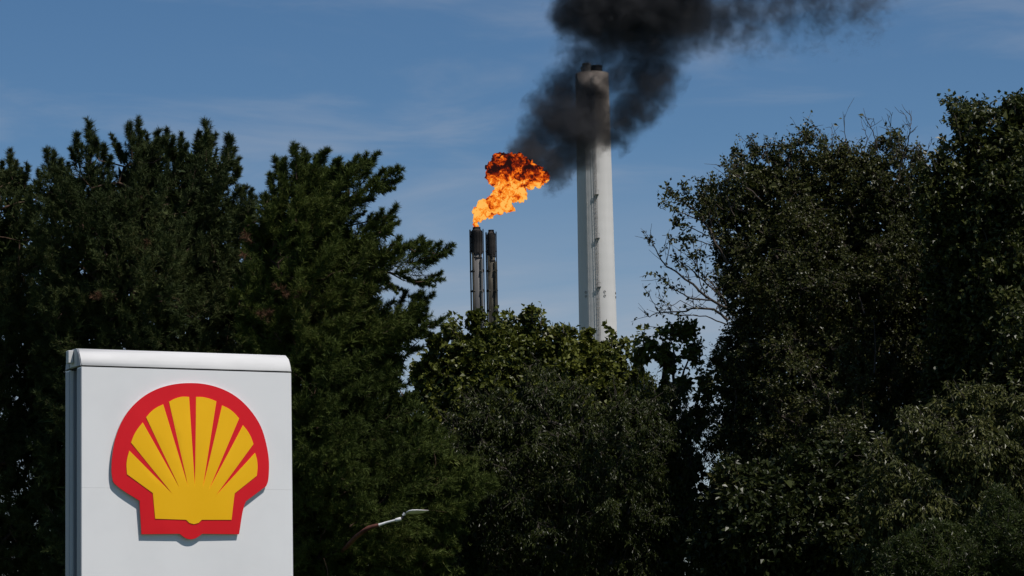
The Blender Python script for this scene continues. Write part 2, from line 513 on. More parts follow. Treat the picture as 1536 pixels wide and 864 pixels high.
# ------------------------------------------------------------------ flame and smoke
def lumps_mesh(puffs, D, grow, voxel, disp=()):
    """Closed lumpy mesh round (px, py, radius px, ..., depth offset m) puffs, in world space."""
    s = D / F
    bm = bmesh.new()
    for p in puffs:
        c = P(p[0], p[1], D + p[-1])
        bmesh.ops.create_icosphere(bm, subdivisions=3, radius=p[2] * s * grow, matrix=Matrix.Translation(Vector(c)))
    me = bpy.data.meshes.new('lumps')
    bm.to_mesh(me); bm.free()
    o = bpy.data.objects.new('lumps', me)
    scene.collection.objects.link(o)
    md = o.modifiers.new('r', 'REMESH'); md.mode = 'VOXEL'; md.voxel_size = voxel
    for size, strength, depth in disp:
        tx = bpy.data.textures.new('lump_noise', 'CLOUDS'); tx.noise_scale = size; tx.noise_depth = depth
        d = o.modifiers.new('d', 'DISPLACE'); d.texture = tx; d.strength = strength; d.mid_level = 0.5; d.texture_coords = 'GLOBAL'
    dg = bpy.context.evaluated_depsgraph_get()
    out = bpy.data.meshes.new_from_object(o.evaluated_get(dg))
    bpy.data.objects.remove(o)
    return out


FL = [(714, 338, 4.5, 0), (717, 330, 6.5, 0), (721, 321, 9, .1), (729, 313, 11, 0), (738, 308, 12, -.3), (747, 301, 13, .2), (757, 293, 15, 0),
      (766, 286, 16, -.4), (775, 287, 13, .3), (781, 294, 7, 0), (763, 310, 6.5, .3), (752, 312, 7, -.2), (758, 274, 13, 0), (756, 262, 12, 0),
      (744, 262, 13, .4), (739, 250, 9, .6), (737, 268, 8, .3), (750, 246, 14, 0), (763, 244, 13, .4), (776, 247, 14, .2), (789, 252, 14, 0),
      (800, 258, 13, .3), (811, 262, 10, 0), (818, 263, 6, 0), (786, 266, 14, .4), (797, 273, 10, 0), (805, 270, 9, -.3), (772, 260, 14, .6)]
fl_me = lumps_mesh(FL, 450.0, 1.06, 0.16, ((1.5, 1.7, 2), (0.6, 1.0, 2), (0.25, 0.5, 1)))
m, nt, n, l, b = new_mat('flame')
n.remove(b)
geo = n.new('ShaderNodeNewGeometry')
sep = n.new('ShaderNodeSeparateXYZ'); l.new(geo.outputs['Position'], sep.inputs['Vector'])
z_lo, z_hi = float(P(740, 285, 450)[2]), float(P(740, 255, 450)[2])
hb = n.new('ShaderNodeMapRange'); hb.inputs['From Min'].default_value = z_lo; hb.inputs['From Max'].default_value = z_hi
hb.inputs['To Min'].default_value = -0.34; hb.inputs['To Max'].default_value = -0.73
l.new(sep.outputs['Z'], hb.inputs['Value'])
na = noise(n, l, 0.60, 3, 0.5, dist=1.0)
nb = noise(n, l, 1.9, 6, 0.7, dist=1.3)
s1 = n.new('ShaderNodeMath'); s1.operation = 'MULTIPLY_ADD'; s1.inputs[1].default_value = 1.6
l.new(na.outputs['Fac'], s1.inputs[0]); l.new(hb.outputs['Result'], s1.inputs[2])
s2 = n.new('ShaderNodeMath'); s2.operation = 'MULTIPLY_ADD'; s2.inputs[1].default_value = 0.95
l.new(nb.outputs['Fac'], s2.inputs[0]); l.new(s1.outputs[0], s2.inputs[2])
fr = ramp(n, [(0.45, (0.018, 0.006, 0.006)), (0.60, (0.16, 0.012, 0.004)), (0.72, (0.55, 0.06, 0.005)), (0.84, (0.95, 0.20, 0.012)), (0.95, (1.0, 0.36, 0.035)), (1.0, (1.0, 0.50, 0.10))])
l.new(s2.outputs[0], fr.inputs['Fac'])
em = n.new('ShaderNodeEmission'); em.inputs['Strength'].default_value = 1.0
l.new(fr.outputs['Color'], em.inputs['Color'])
l.new(em.outputs['Emission'], n['Material Output'].inputs['Surface'])
flame = link_mesh('flame', fl_me, m)
fl_me.materials.clear(); fl_me.materials.append(m)
for p in fl_me.polygons: p.use_smooth = True
tag(flame, 'orange and red flare flame billowing from the left flare stack', 'flame')

SM = [(776, 231, 15, 1.2, -3), (790, 222, 20, 1.0, -1), (800, 234, 21, 1.6, -3), (820, 248, 21, 1.55, -2), (812, 206, 28, 1.1, 0), (832, 176, 35, 1.3, 0), (848, 142, 33, 1.15, 1),
      (864, 192, 40, 1.4, 0), (848, 232, 28, 1.15, 0), (878, 228, 24, 0.95, 0), (838, 260, 19, 1.1, 0), (824, 280, 13, 0.72, 1), (884, 150, 32, 0.95, 2), (904, 200, 24, 0.8, 1),
      (921, 208, 20, 1.0, 1), (932, 182, 27, 1.15, 0), (950, 156, 32, 1.15, 0), (974, 132, 33, 1.2, 0), (992, 108, 28, 1.05, 1), (998, 78, 30, 0.95, 0), (960, 92, 38, 0.95, 2),
      (922, 120, 30, 0.75, 0), (884, 88, 36, 0.8, 1), (918, 62, 36, 1.0, 0), (970, 58, 40, 1.1, 0), (862, 68, 26, 0.65, 0), (864, 112, 28, 0.8, 1), (1034, 56, 26, 0.6, 0),
      (864, 20, 34, 1.45, 0), (895, 16, 46, 1.6, 0), (940, 10, 52, 1.7, 1), (990, 16, 50, 1.5, 0), (1034, 22, 46, 1.1, 1), (1070, 28, 42, 0.8, 0),
      (1116, 18, 54, 0.54, 0), (1170, 6, 58, 0.47, 1), (1228, 0, 58, 0.48, 0), (1284, 2, 50, 0.46, 0), (920, -48, 60, 1.5, 1), (1020, -44, 60, 1.2, 0), (1140, -52, 60, 0.7, 0), (1250, -60, 60, 0.6, 0)]
SD = 458.0
sm_me = lumps_mesh(SM, SD, 1.75, 1.3)
m, nt, n, l, b = new_mat('black_smoke')
n.remove(b)
geo = n.new('ShaderNodeNewGeometry')
na = n.new('ShaderNodeTexNoise'); na.inputs['Scale'].default_value = 0.24; na.inputs['Detail'].default_value = 5; na.inputs['Roughness'].default_value = 0.65
l.new(geo.outputs['Position'], na.inputs['Vector'])
wsub = n.new('ShaderNodeVectorMath'); wsub.operation = 'SUBTRACT'; wsub.inputs[1].default_value = (0.5, 0.5, 0.5)
l.new(na.outputs['Color'], wsub.inputs[0])
wsc = n.new('ShaderNodeVectorMath'); wsc.operation = 'SCALE'; wsc.inputs['Scale'].default_value = 6.5
l.new(wsub.outputs[0], wsc.inputs[0])
wad = n.new('ShaderNodeVectorMath'); wad.operation = 'ADD'
l.new(geo.outputs['Position'], wad.inputs[0]); l.new(wsc.outputs[0], wad.inputs[1])
cur = None
for (px, py, rp, dn, dd) in SM:
    c = P(px, py, SD + dd); rm = rp * SD / F * 1.72
    dv = n.new('ShaderNodeVectorMath'); dv.operation = 'DISTANCE'; dv.inputs[1].default_value = tuple(c)
    l.new(wad.outputs[0], dv.inputs[0])
    ma = n.new('ShaderNodeMath'); ma.operation = 'MULTIPLY_ADD'; ma.inputs[1].default_value = -dn / rm; ma.inputs[2].default_value = dn
    l.new(dv.outputs['Value'], ma.inputs[0])
    if cur is None: cur = ma
    else:
        mm = n.new('ShaderNodeMath'); mm.operation = 'MAXIMUM'
        l.new(cur.outputs[0], mm.inputs[0]); l.new(ma.outputs[0], mm.inputs[1]); cur = mm
nb = n.new('ShaderNodeTexNoise'); nb.inputs['Scale'].default_value = 0.40; nb.inputs['Detail'].default_value = 4; nb.inputs['Roughness'].default_value = 0.6
l.new(geo.outputs['Position'], nb.inputs['Vector'])
ad = n.new('ShaderNodeMath'); ad.operation = 'MULTIPLY_ADD'; ad.inputs[1].default_value = 0.80
l.new(nb.outputs['Fac'], ad.inputs[0]); l.new(cur.outputs[0], ad.inputs[2])
# rolling billows: creases where a second noise crosses its middle
nc = n.new('ShaderNodeTexNoise'); nc.inputs['Scale'].default_value = 0.55; nc.inputs['Detail'].default_value = 3; nc.inputs['Distortion'].default_value = 0.7
l.new(geo.outputs['Position'], nc.inputs['Vector'])
bs_ = n.new('ShaderNodeMath'); bs_.operation = 'SUBTRACT'; bs_.inputs[1].default_value = 0.5
l.new(nc.outputs['Fac'], bs_.inputs[0])
ba = n.new('ShaderNodeMath'); ba.operation = 'ABSOLUTE'; l.new(bs_.outputs[0], ba.inputs[0])
bm_ = n.new('ShaderNodeMath'); bm_.operation = 'MULTIPLY_ADD'; bm_.inputs[1].default_value = 1.15; bm_.inputs[2].default_value = -0.09
l.new(ba.outputs[0], bm_.inputs[0])
ad2 = n.new('ShaderNodeMath'); ad2.operation = 'ADD'; l.new(bm_.outputs[0], ad2.inputs[0]); l.new(ad.outputs[0], ad2.inputs[1]); ad = ad2
mr = n.new('ShaderNodeMapRange'); mr.interpolation_type = 'SMOOTHSTEP'
mr.inputs['From Min'].default_value = 0.48; mr.inputs['From Max'].default_value = 1.42; mr.inputs['To Max'].default_value = 0.62
l.new(ad.outputs[0], mr.inputs['Value'])
pv = n.new('ShaderNodeVolumePrincipled')
pv.inputs['Color'].default_value = (0.095, 0.097, 0.108, 1)
l.new(mr.outputs['Result'], pv.inputs['Density'])
l.new(pv.outputs['Volume'], n['Material Output'].inputs['Volume'])
m.cycles.volume_step_rate = 0.25
sm_me.materials.clear()
smoke = link_mesh('smoke', sm_me, m)
tag(smoke, 'black smoke drifting up and right from the flame past the white chimney', 'smoke', kind='stuff')


# ------------------------------------------------------------------ totem sign
def totem_sign():
    al = R(27.0)
    u = np.array([math.cos(al), math.sin(al), 0]); nrm = np.array([math.sin(al), -math.cos(al), 0])
    A = P(122, 548.5, 25.0)                 # front left corner at the seam under the cap
    zs = float(A[2]); W = 2.0; DEP = 0.446
    org = np.array([A[0], A[1], 0.0])
    root = empty('totem_sign', tuple(org), al)
    tag(root, 'white roadside totem sign with a red and yellow scallop shell emblem', 'sign')
    # local frame: x along the face, -y towards the viewer, z up
    zt = float(P(122, 520.0, 25.0)[2])
    r = 0.15
    def on_face(px, py):
        d = np.stack([(px - 768) / F, (432 - py) / F, -1.0]) @ CR.T
        t = np.dot(A - CAM, nrm) / np.dot(d, nrm)
        q = CAM + d * t - org
        return float(np.dot(q, u)), float(q[2])
    tp = 0.115                              # depth of the front and of the back pan
    # front and back pans with small rounded vertical edges
    for name, y0, y1 in (('front_panel', 0.0, tp), ('back_panel', DEP - tp, DEP)):
        zj = on_face(280, 733)[1]               # joint between the upper and the lower sheet
        for z0, z1 in ((0.10, zj - .0004), (zj + .0004, zs - 0.008)):
            bm = bmesh.new(); bm_box(bm, (0, y0, z0), (W, y1, z1))
            bmesh.ops.bevel(bm, geom=[e for e in bm.edges if abs(e.verts[0].co.z - e.verts[1].co.z) > .5], offset=0.004, segments=2, affect='EDGES')
            bm_obj(name, bm, M['sign_white'], root)
    # left and right edges of the pans are painted metal strips, the channel between is recessed
    for name, x0, x1, y0, y1 in (('edge_strip', -0.004, 0.0, 0.010, tp - .002), ('edge_strip', -0.004, 0.0, DEP - tp + .002, DEP - .010),
                                 ('edge_strip', W, W + .004, 0.010, tp - .002), ('edge_strip', W, W + .004, DEP - tp + .002, DEP - .010)):
        bm = bmesh.new(); bm_box(bm, (x0, y0, 0.11), (x1, y1, zs - 0.02))
        bm_obj(name, bm, M['sign_side'], root)
    bm = bmesh.new(); bm_box(bm, (0.06, tp, 0.06), (W - .06, DEP - tp, zs + .10))
    bm_obj('core', bm, M['sign_channel'], root)
    for yy in (tp + .012, DEP - tp - .030):
        bm = bmesh.new(); bm_box(bm, (0.028, yy, 0.08), (0.060, yy + .018, zs + .05))
        bm_obj('channel_rail', bm, M['sign_side'], root)
    bm = bmesh.new(); bm_box(bm, (0.02, 0.02, zs - 0.012), (W - .02, DEP - .02, zs + 0.010))
    bm_obj('cap_seam', bm, M['seam'], root)
    # cap: bullnose front and back, extruded along the face, with an end plate each side
    def capprof(inset=0.0):
        pts = []
        rr = r
        z0 = zs + 0.006
        a0_ = R(24)
        for k in range(9):
            a = a0_ + (math.pi / 2 - a0_) * k / 8
            pts.append((rr - rr * math.cos(a) / math.cos(a0_) + inset, z0 + .004 + (zt - z0 - .004) * (math.sin(a) - math.sin(a0_)) / (1 - math.sin(a0_)) - inset))
        pts = [(inset, z0)] + pts
        back = [(DEP - y, z) for y, z in pts[::-1]]
        return pts + back
    pr = capprof()
    bm = bmesh.new()
    L = [bm.verts.new((0.0, y, z)) for y, z in pr]; Rr = [bm.verts.new((W, y, z)) for y, z in pr]
    k = len(pr)
    for i in range(k):
        f = bm.faces.new((L[i], L[(i + 1) % k], Rr[(i + 1) % k], Rr[i])); f.smooth = True
    bm.faces.new(L[::-1]); bm.faces.new(Rr)
    bmesh.ops.bevel(bm, geom=[e for e in bm.edges if len(e.link_faces) == 2 and any(len(f.verts) > 4 for f in e.link_faces)], offset=0.006, segments=2, affect='EDGES')
    cap = bm_obj('cap', bm, M['sign_cap'], root)
    for p in cap.data.polygons:
        p.use_smooth = abs(p.normal.x) < .3 and abs(p.normal.z) < .98 and abs(p.normal.y) < .995
    for x0, x1 in ((-0.005, 0.0), (W, W + .005)):
        p2 = capprof(0.008)
        for ya, yb in ((0, tp), (DEP - tp, DEP)):
            sel = [(y, z) for y, z in p2 if ya <= y <= yb]
            if ya == 0: sel = sel + [(tp, max(z for y, z in sel)), (tp, zs + .006)]
            else: sel = [(DEP - tp, zs + .006), (DEP - tp, max(z for y, z in sel))] + sel
            bm = bmesh.new()
            a = [bm.verts.new((x0, y, z)) for y, z in sel]; b_ = [bm.verts.new((x1, y, z)) for y, z in sel]
            bm.faces.new(a); bm.faces.new(b_[::-1])
            for i in range(len(sel)):
                bm.faces.new((a[i], b_[i], b_[(i + 1) % len(sel)], a[(i + 1) % len(sel)]))
            bm_obj('end_plate', bm, M['sign_side'], cap)
    bm = bmesh.new(); bm_box(bm, (-0.052, 0.205, zt - .125), (-0.0055, 0.275, zt - .012))
    bmesh.ops.bevel(bm, geom=bm.edges[:], offset=0.004, segments=1, affect='EDGES')
    bm_obj('lifting_bracket', bm, M['sign_cap'], root)
    bm = bmesh.new(); bm_box(bm, (-.03, -.03, 0.0), (W + .03, DEP + .03, 0.10))
    bm_obj('plinth', bm, M['sign_side'], root)
    # emblem, outlines measured on the face
    Z = lambda pts: [on_face(160 + x / 3.2, 560 + y / 3.2) for x, y in pts]
    outer = Z([(168, 772), (158, 612), (42, 533), (31, 518), (25, 480), (25, 430), (31, 370), (42, 315), (60, 262), (82, 217), (110, 176), (150, 134), (200, 97), (260, 69),
               (330, 52), (400, 47), (470, 52), (540, 70), (600, 98), (650, 135), (700, 190), (740, 255), (764, 330), (778, 410), (779, 470), (774, 520), (766, 541),
               (668, 614), (658, 640), (636, 772), (458, 770), (442, 782), (422, 793), (400, 796), (378, 790), (362, 779), (350, 770)])
    inner = Z([(232, 698), (220, 575), (97, 485), (94, 440), (99, 402), (108, 372), (317, 583), (116, 333), (130, 297), (150, 264), (172, 237), (352, 559), (188, 212),
               (212, 185), (240, 164), (270, 150), (390, 549), (298, 137), (330, 121), (362, 113), (394, 114), (421, 546), (428, 114), (460, 115), (494, 123), (525, 135),
               (459, 549), (553, 155), (584, 170), (611, 191), (634, 217), (489, 557), (653, 250), (675, 278), (692, 309), (703, 340), (521, 588), (711, 382), (720, 415),
               (723, 452), (719, 492), (612, 577), (598, 703), (455, 703), (440, 718), (417, 724), (395, 718), (380, 703)])
    def rounded(poly, k=4):
        # curve the arcs, keep the corners
        a = np.array(poly); out = []
        pv, nx = a - np.roll(a, 1, 0), np.roll(a, -1, 0) - a
        ang = np.degrees(np.arccos(np.clip((norm(pv) * norm(nx)).sum(1), -1, 1)))
        corner = ang > 24
        m_ = len(a)
        for i in range(m_):
            j = (i + 1) % m_; seg = a[j] - a[i]; Ls = np.linalg.norm(seg)
            t0 = seg if corner[i] else norm(norm(pv[i]) + norm(nx[i])) * Ls
            t1 = seg if corner[j] else norm(norm(pv[j]) + norm(nx[j])) * Ls
            if corner[i] and corner[j]: out.append(a[i]); continue
            for q in range(k):
                t = q / k
                out.append((2 * t**3 - 3 * t**2 + 1) * a[i] + (t**3 - 2 * t**2 + t) * t0 + (-2 * t**3 + 3 * t**2) * a[j] + (t**3 - t**2) * t1)
        return [(float(p[0]), float(p[1])) for p in out]
    outer, inner = rounded(outer), rounded(inner)
    cxm = sum(p[0] for p in outer) / len(outer); czm = 0.5 * (min(p[1] for p in outer) + max(p[1] for p in outer))
    rad = 0.5 * (max(p[0] for p in outer) - min(p[0] for p in outer))
    def dome(x, z): return 0.017 * (1 - ((x - cxm) ** 2 + (z - czm) ** 2) / (rad * 1.15) ** 2)
    # the photographed outline is that of the raised face: shift it back to the wall along the sight line
    TH = 0.026
    def sheet(poly, base, side, mat, name, parent):
        bm = bmesh.new()
        lo_x, hi_x = min(p[0] for p in poly), max(p[0] for p in poly); lo_z, hi_z = min(p[1] for p in poly), max(p[1] for p in poly)
        np_ = len(poly)
        pts = [Vector(p) for p in poly] + [Vector((gx, gz)) for gx in np.linspace(lo_x, hi_x, 22) for gz in np.linspace(lo_z, hi_z, 22)]
        gp = np.array([(p.x, p.y) for p in pts[np_:]])
        gp = gp[edge_dist(gp, poly) > .009]
        pts = pts[:np_] + [Vector((float(a), float(b))) for a, b in gp]
        vc, _, fc, _, _, _ = delaunay_2d_cdt(pts, [], [list(range(np_))], 1, 1e-5)
        vv = [bm.verts.new((p.x, -(base + dome(p.x, p.y)), p.y)) for p in vc]
        for f in fc: bm.faces.new([vv[k] for k in f])
        for v in [v for v in bm.verts if not v.link_faces]: bm.verts.remove(v)
        bmesh.ops.recalc_face_normals(bm, faces=bm.faces)
        edges = [e for e in bm.edges if len(e.link_faces) == 1]
        for ff in bm.faces: ff.smooth = True
        for e in edges: e.smooth = False
        ext = bmesh.ops.extrude_edge_only(bm, edges=edges)
        for v in [g for g in ext['geom'] if isinstance(g, bmesh.types.BMVert)]: v.co.y = side
        me = bpy.data.meshes.new(name)
        for ff in bm.faces:
            if any(v.co.y == side for v in ff.verts): ff.smooth = False
        bm.normal_update()
        bm.to_mesh(me); bm.free()
        return link_mesh(name, me, mat, parent)
    sh = (TH + .01) * math.tan(R(20)), (TH + .01) * math.tan(R(7.0))
    outer = [(x - sh[0] * .9, z - sh[1] * .5) for x, z in outer]; inner = [(x - sh[0] * .9, z - sh[1] * .5) for x, z in inner]
    cxm -= sh[0] * .9
    emb = sheet(outer, TH, -(TH - .004), M['red'], 'emblem', root)
    sheet(inner, TH + 0.004, -(TH - .003), M['yellow'], 'emblem_rays', emb)
    tray = [(cxm + (x - cxm) * 0.997, czm + (z - czm) * 0.997) for x, z in outer]
    sheet(tray, TH - .006, 0.004, M['tray'], 'emblem_tray', emb)


totem_sign()


# ------------------------------------------------------------------ street lamp among the pine boughs
def street_lamp():
    D = 50.2
    Q = lambda x, y, d=0.0: P(x, y, D + d)
    foot = Q(508, 834, 5.2); foot[2] = 0
    root = empty('street_lamp', tuple(foot))
    tag(root, 'street lamp with rusty brown arm and white head, half hidden in pine boughs', 'street lamp')
    t = Acc()
    pole_top = Q(508, 834, 5.2)
    t.add(*tube([foot, foot * .5 + pole_top * .5, pole_top], [.07, .06, .045], 10)); t.build('pole', M['rust'], root, True)
    t = Acc()
    arm = np.array([pole_top, Q(522, 818, 3.0), Q(534, 805.5, .6), Q(545, 797, 0), (Q(553, 791.5)), Q(560, 789.5), Q(568, 787.6)])
    t.add(*tube(arm, [.042, .042, .042, .040, .038, .036, .034], 10)); t.build('lower_arm', M['rust'], root, True)
    t = Acc(); t.add(*tube([Q(567.6, 787.8), Q(572, 786.4), Q(580, 783.6), Q(593, 780.4)], [.030, .024, .020, .020], 10)); t.build('upper_arm', M['lamp_paint'], root, True)
    t = Acc(); t.add(*tube([Q(592.5, 780.6), Q(594, 780.2), Q(601, 778.2), Q(602, 777.8)], [.022, .033, .033, .022], 10)); soc = t.build('socket', M['lamp_paint'], root, True)
    t = Acc(); t.add(*tube([Q(600.5, 778.6), Q(604, 776.6), Q(606, 773.5), Q(607, 771)], [.026, .026, .024, .03], 8)); t.build('joint', M['lamp_dark'], root, True)
    t = Acc(); t.add(*tube([Q(604.5, 773.6), Q(607.5, 769.8)], [.024, .030], 8)); t.build('clamp', M['lamp_paint'], root, True)
    # head: a flat lens-shaped shell, tapering to its tip
    ctr = [Q(609, 769.4), Q(614, 768.6), Q(619, 768.2), Q(626, 767.9), Q(633, 767.4), Q(640, 766.4), Q(643, 765.6)]
    hw, hh = [.03, .085, .11, .115, .09, .04, .008], [.014, .030, .034, .030, .02, .01, .004]
    bm = bmesh.new(); rings = []
    ax = norm(ctr[-1] - ctr[0]); side = norm(np.cross(ax, np.array([0, 0, 1.0]))); up = np.cross(side, ax)
    side = norm(side + up * .25); up = norm(np.cross(side, ax))
    for c, w, h in zip(ctr, hw, hh):
        rings.append([bm.verts.new(tuple(c + side * w * math.cos(a) + up * (h if math.sin(a) > 0 else h * .5) * math.sin(a))) for a in np.linspace(0, 2 * math.pi, 14, endpoint=False)])
    for a, b_ in zip(rings, rings[1:]):
        for i in range(14): bm.faces.new((a[i], a[(i + 1) % 14], b_[(i + 1) % 14], b_[i]))
    bm.faces.new(rings[0][::-1]); bm.faces.new(rings[-1])
    head = bm_obj('lamp_head', bm, M['lamp_paint'], root, True, world_space=True)
    bm = bmesh.new(); rings = []
    for c, w, h in zip(ctr[1:6], hw[1:6], hh[1:6]):
        c = c - up * h * .52
        rings.append([bm.verts.new(tuple(c + side * w * .72 * math.cos(a) + up * h * .35 * math.sin(a))) for a in np.linspace(0, 2 * math.pi, 10, endpoint=False)])
    for a, b_ in zip(rings, rings[1:]):
        for i in range(10): bm.faces.new((a[i], a[(i + 1) % 10], b_[(i + 1) % 10], b_[i]))
    bm.faces.new(rings[0][::-1]); bm.faces.new(rings[-1])
    me = bpy.data.meshes.new('lamp_glass'); bmesh.ops.recalc_face_normals(bm, faces=bm.faces); bm.to_mesh(me); bm.free()
    g = link_mesh('lamp_glass', me, M['lamp_glass'], head)
    g.matrix_parent_inverse = Matrix.Translation(root.location).inverted()


street_lamp()


# ------------------------------------------------------------------ trees: crown volumes
def ragged(poly, amp, step=22.0, seed=0):
    """The outline broken into short uneven runs, as leaf sprays break a crown's edge."""
    rng = np.random.default_rng(seed)
    a = np.asarray(poly, float); out = []
    for p, q in zip(a, np.roll(a, -1, 0)):
        L = np.linalg.norm(q - p); k = max(1, int(L / step))
        for i in range(k):
            c = p + (q - p) * i / k
            out.append(c + rng.normal(size=2) * (amp if i else amp * .3))
    return np.array(out)


def lump(q, seed, size):
    """Smooth random field over pixels, about 0..1."""
    rng = np.random.default_rng(seed)
    g = rng.random((64, 64))
    u = (q + 400) / size; i = np.floor(u).astype(int); f = u - i; f = f * f * (3 - 2 * f)
    i %= 63
    a, b, c, d = g[i[:, 0], i[:, 1]], g[i[:, 0] + 1, i[:, 1]], g[i[:, 0], i[:, 1] + 1], g[i[:, 0] + 1, i[:, 1] + 1]
    return (a * (1 - f[:, 0]) + b * f[:, 0]) * (1 - f[:, 1]) + (c * (1 - f[:, 0]) + d * f[:, 0]) * f[:, 1]


def volume_points(rng, poly, D, Tmax, count, holes=(), spacing=0.4, front=-1.0, back=0.15, skirt=0.0, relief=1.0):
    """Points through a crown whose outline is poly and whose depth swells away from that outline."""
    s = D / F
    a = np.asarray(poly, float); lo, hi = a.min(0), a.max(0)
    q = rng.uniform(lo, hi, (count * 14, 2))
    q = q[in_poly(q, poly)]
    for hx, hy, ha, hb in holes:
        q = q[((q[:, 0] - hx) / ha) ** 2 + ((q[:, 1] - hy) / hb) ** 2 > 1]
    d = edge_dist(q, poly) * s
    T = np.minimum(Tmax, 0.30 + 0.95 * d) * (1 + relief * (-.78 + .85 * lump(q, 5 + int(Tmax * 10), 80.0) + .30 * lump(q, 9, 34.0)))
    T = T * (1 + skirt * np.clip((q[:, 1] - 300) / 400, -.3, 1.0))
    w = rng.uniform(front, back, len(q))
    p = P(q[:, 0], q[:, 1], D + T * w)
    keep, out = [], np.zeros((0, 3))
    cell = {}
    for i in range(len(p)):
        key = tuple((p[i] // spacing).astype(int))
        if cell.get(key, 0) >= 1: continue
        cell[key] = 1
        keep.append(i)
        if len(keep) >= count: break
    keep = np.array(keep)
    return p[keep], d[keep], w[keep]


def leaves_geo(rng, pos, direc, nor, length, width, fold=0.18):
    """One folded kite-shaped leaf per row: two triangles."""
    n = len(pos)
    d = norm(direc); side = norm(np.cross(nor, d)); up = np.cross(d, side)
    L = length[:, None]; Wd = width[:, None]
    mid = pos + d * L * 0.42
    v = np.stack([pos, mid + side * Wd * .5 + up * Wd * fold, pos + d * L - up * L * .08, mid - side * Wd * .5 + up * Wd * fold], 1).reshape(-1, 3)
    i = np.arange(n)[:, None] * 4
    f = np.concatenate([i + np.array([[0, 2, 1]]), i + np.array([[0, 3, 2]])], 1).reshape(-1, 3)
    return v, f


def sprig_leaves(rng, c, r, sprigs, per, leaf, droop, poly, tol=0.12, flop=0.0, bias=(0, -.35, .35)):
    """Leafy sprigs radiating from cluster centres c with radii r."""
    n = len(c)
    cc = np.repeat(c, sprigs, 0); rr = np.repeat(r, sprigs)
    d = norm(rng.normal(size=(n * sprigs, 3)) + np.array(bias))
    ln = rr * rng.uniform(.55, 1.2, len(cc))
    end = cc + d * ln[:, None]; end[:, 2] -= droop * ln
    if poly is not None:                       # keep sprigs inside the crown's outline
        for _ in range(3):
            q = proj(end)
            bad = ~in_poly(q, poly)
            bad &= edge_dist(q, poly) * np.abs(end[:, 1]) / F > tol
            end[bad] = cc[bad] + (end[bad] - cc[bad]) * 0.55
    st = cc + (end - cc) * 0.1
    ax = end - st
    m = len(st)
    t = rng.uniform(.15, 1.0, (m, per)) ** .8
    pos = st[:, None] + ax[:, None] * t[..., None] + rng.normal(scale=.025, size=(m, per, 3))
    pos[..., 2] -= flop * t ** 2 * np.linalg.norm(ax, axis=-1)[:, None]
    sd = norm(rng.normal(size=(m, per, 3)))
    dr = norm(norm(ax)[:, None] * .6 + sd * .9 + np.array([0, 0, -.35 - flop * 2]))
    nr = norm(rng.normal(size=(m, per, 3)) * .8 + np.array([0.15, -.25, .9]) * (1 - min(flop, .8)) + np.array([0.3, -.9, 0.1]) * flop + norm(ax)[:, None] * .25)
    L = leaf[0] * rng.uniform(.65, 1.25, m * per); Wd = L * leaf[1] * rng.uniform(.85, 1.15, m * per)
    v, f = leaves_geo(rng, pos.reshape(-1, 3), dr.reshape(-1, 3), nr.reshape(-1, 3), L, Wd)
    return v, f, st, end


def skeleton(rng, base, top, nodes, r_base, r_tip=0.008, wob=0.12):
    """Trunk plus limbs that reach every node; returns an Acc for the trunk and one for the limbs."""
    nt_ = 9
    tk = np.array([base + (top - base) * t for t in np.linspace(0, 1, nt_)])
    tk[1:-1, :2] += rng.normal(scale=wob, size=(nt_ - 2, 2))
    pts = list(tk); par = [-1] + list(range(nt_ - 1))
    order = np.argsort(np.min(np.linalg.norm(nodes[:, None] - tk[None], axis=-1), axis=1))
    arr = np.array(pts)
    for i in order:
        q = nodes[i]
        d = np.linalg.norm(arr - q, axis=1) + 0.5 * np.maximum(0, arr[:, 2] - q[2] + .2) 
        d[0:2] += 3
        j = int(np.argmin(d))
        pts.append(q); par.append(j)
        arr = np.vstack([arr, q[None]])
    cnt = np.ones(len(pts))
    for i in range(len(pts) - 1, nt_ - 1, -1): cnt[par[i]] += cnt[i]
    tot = cnt[nt_:].sum() if len(pts) > nt_ else 1
    rad = r_tip * cnt ** 0.48
    trunk, limb = Acc(), Acc()
    tr = np.linspace(r_base, r_base * .3, nt_)
    trunk.add(*tube(tk, tr, 10))
    for i in range(nt_, len(pts)):
        a, b_ = arr[par[i]], arr[i]
        ra = min(rad[par[i]], rad[i] * 1.35) if par[i] >= nt_ else min(tr[par[i]] * .8, rad[i] * 1.5)
        mid = (a + b_) / 2 + rng.normal(scale=.06 * np.linalg.norm(b_ - a), size=3) + np.array([0, 0, .06]) * np.linalg.norm(b_ - a)
        limb.add(*tube([a, mid, b_], [ra, (ra + rad[i]) / 2, rad[i] * .8], 5))
    return trunk, limb


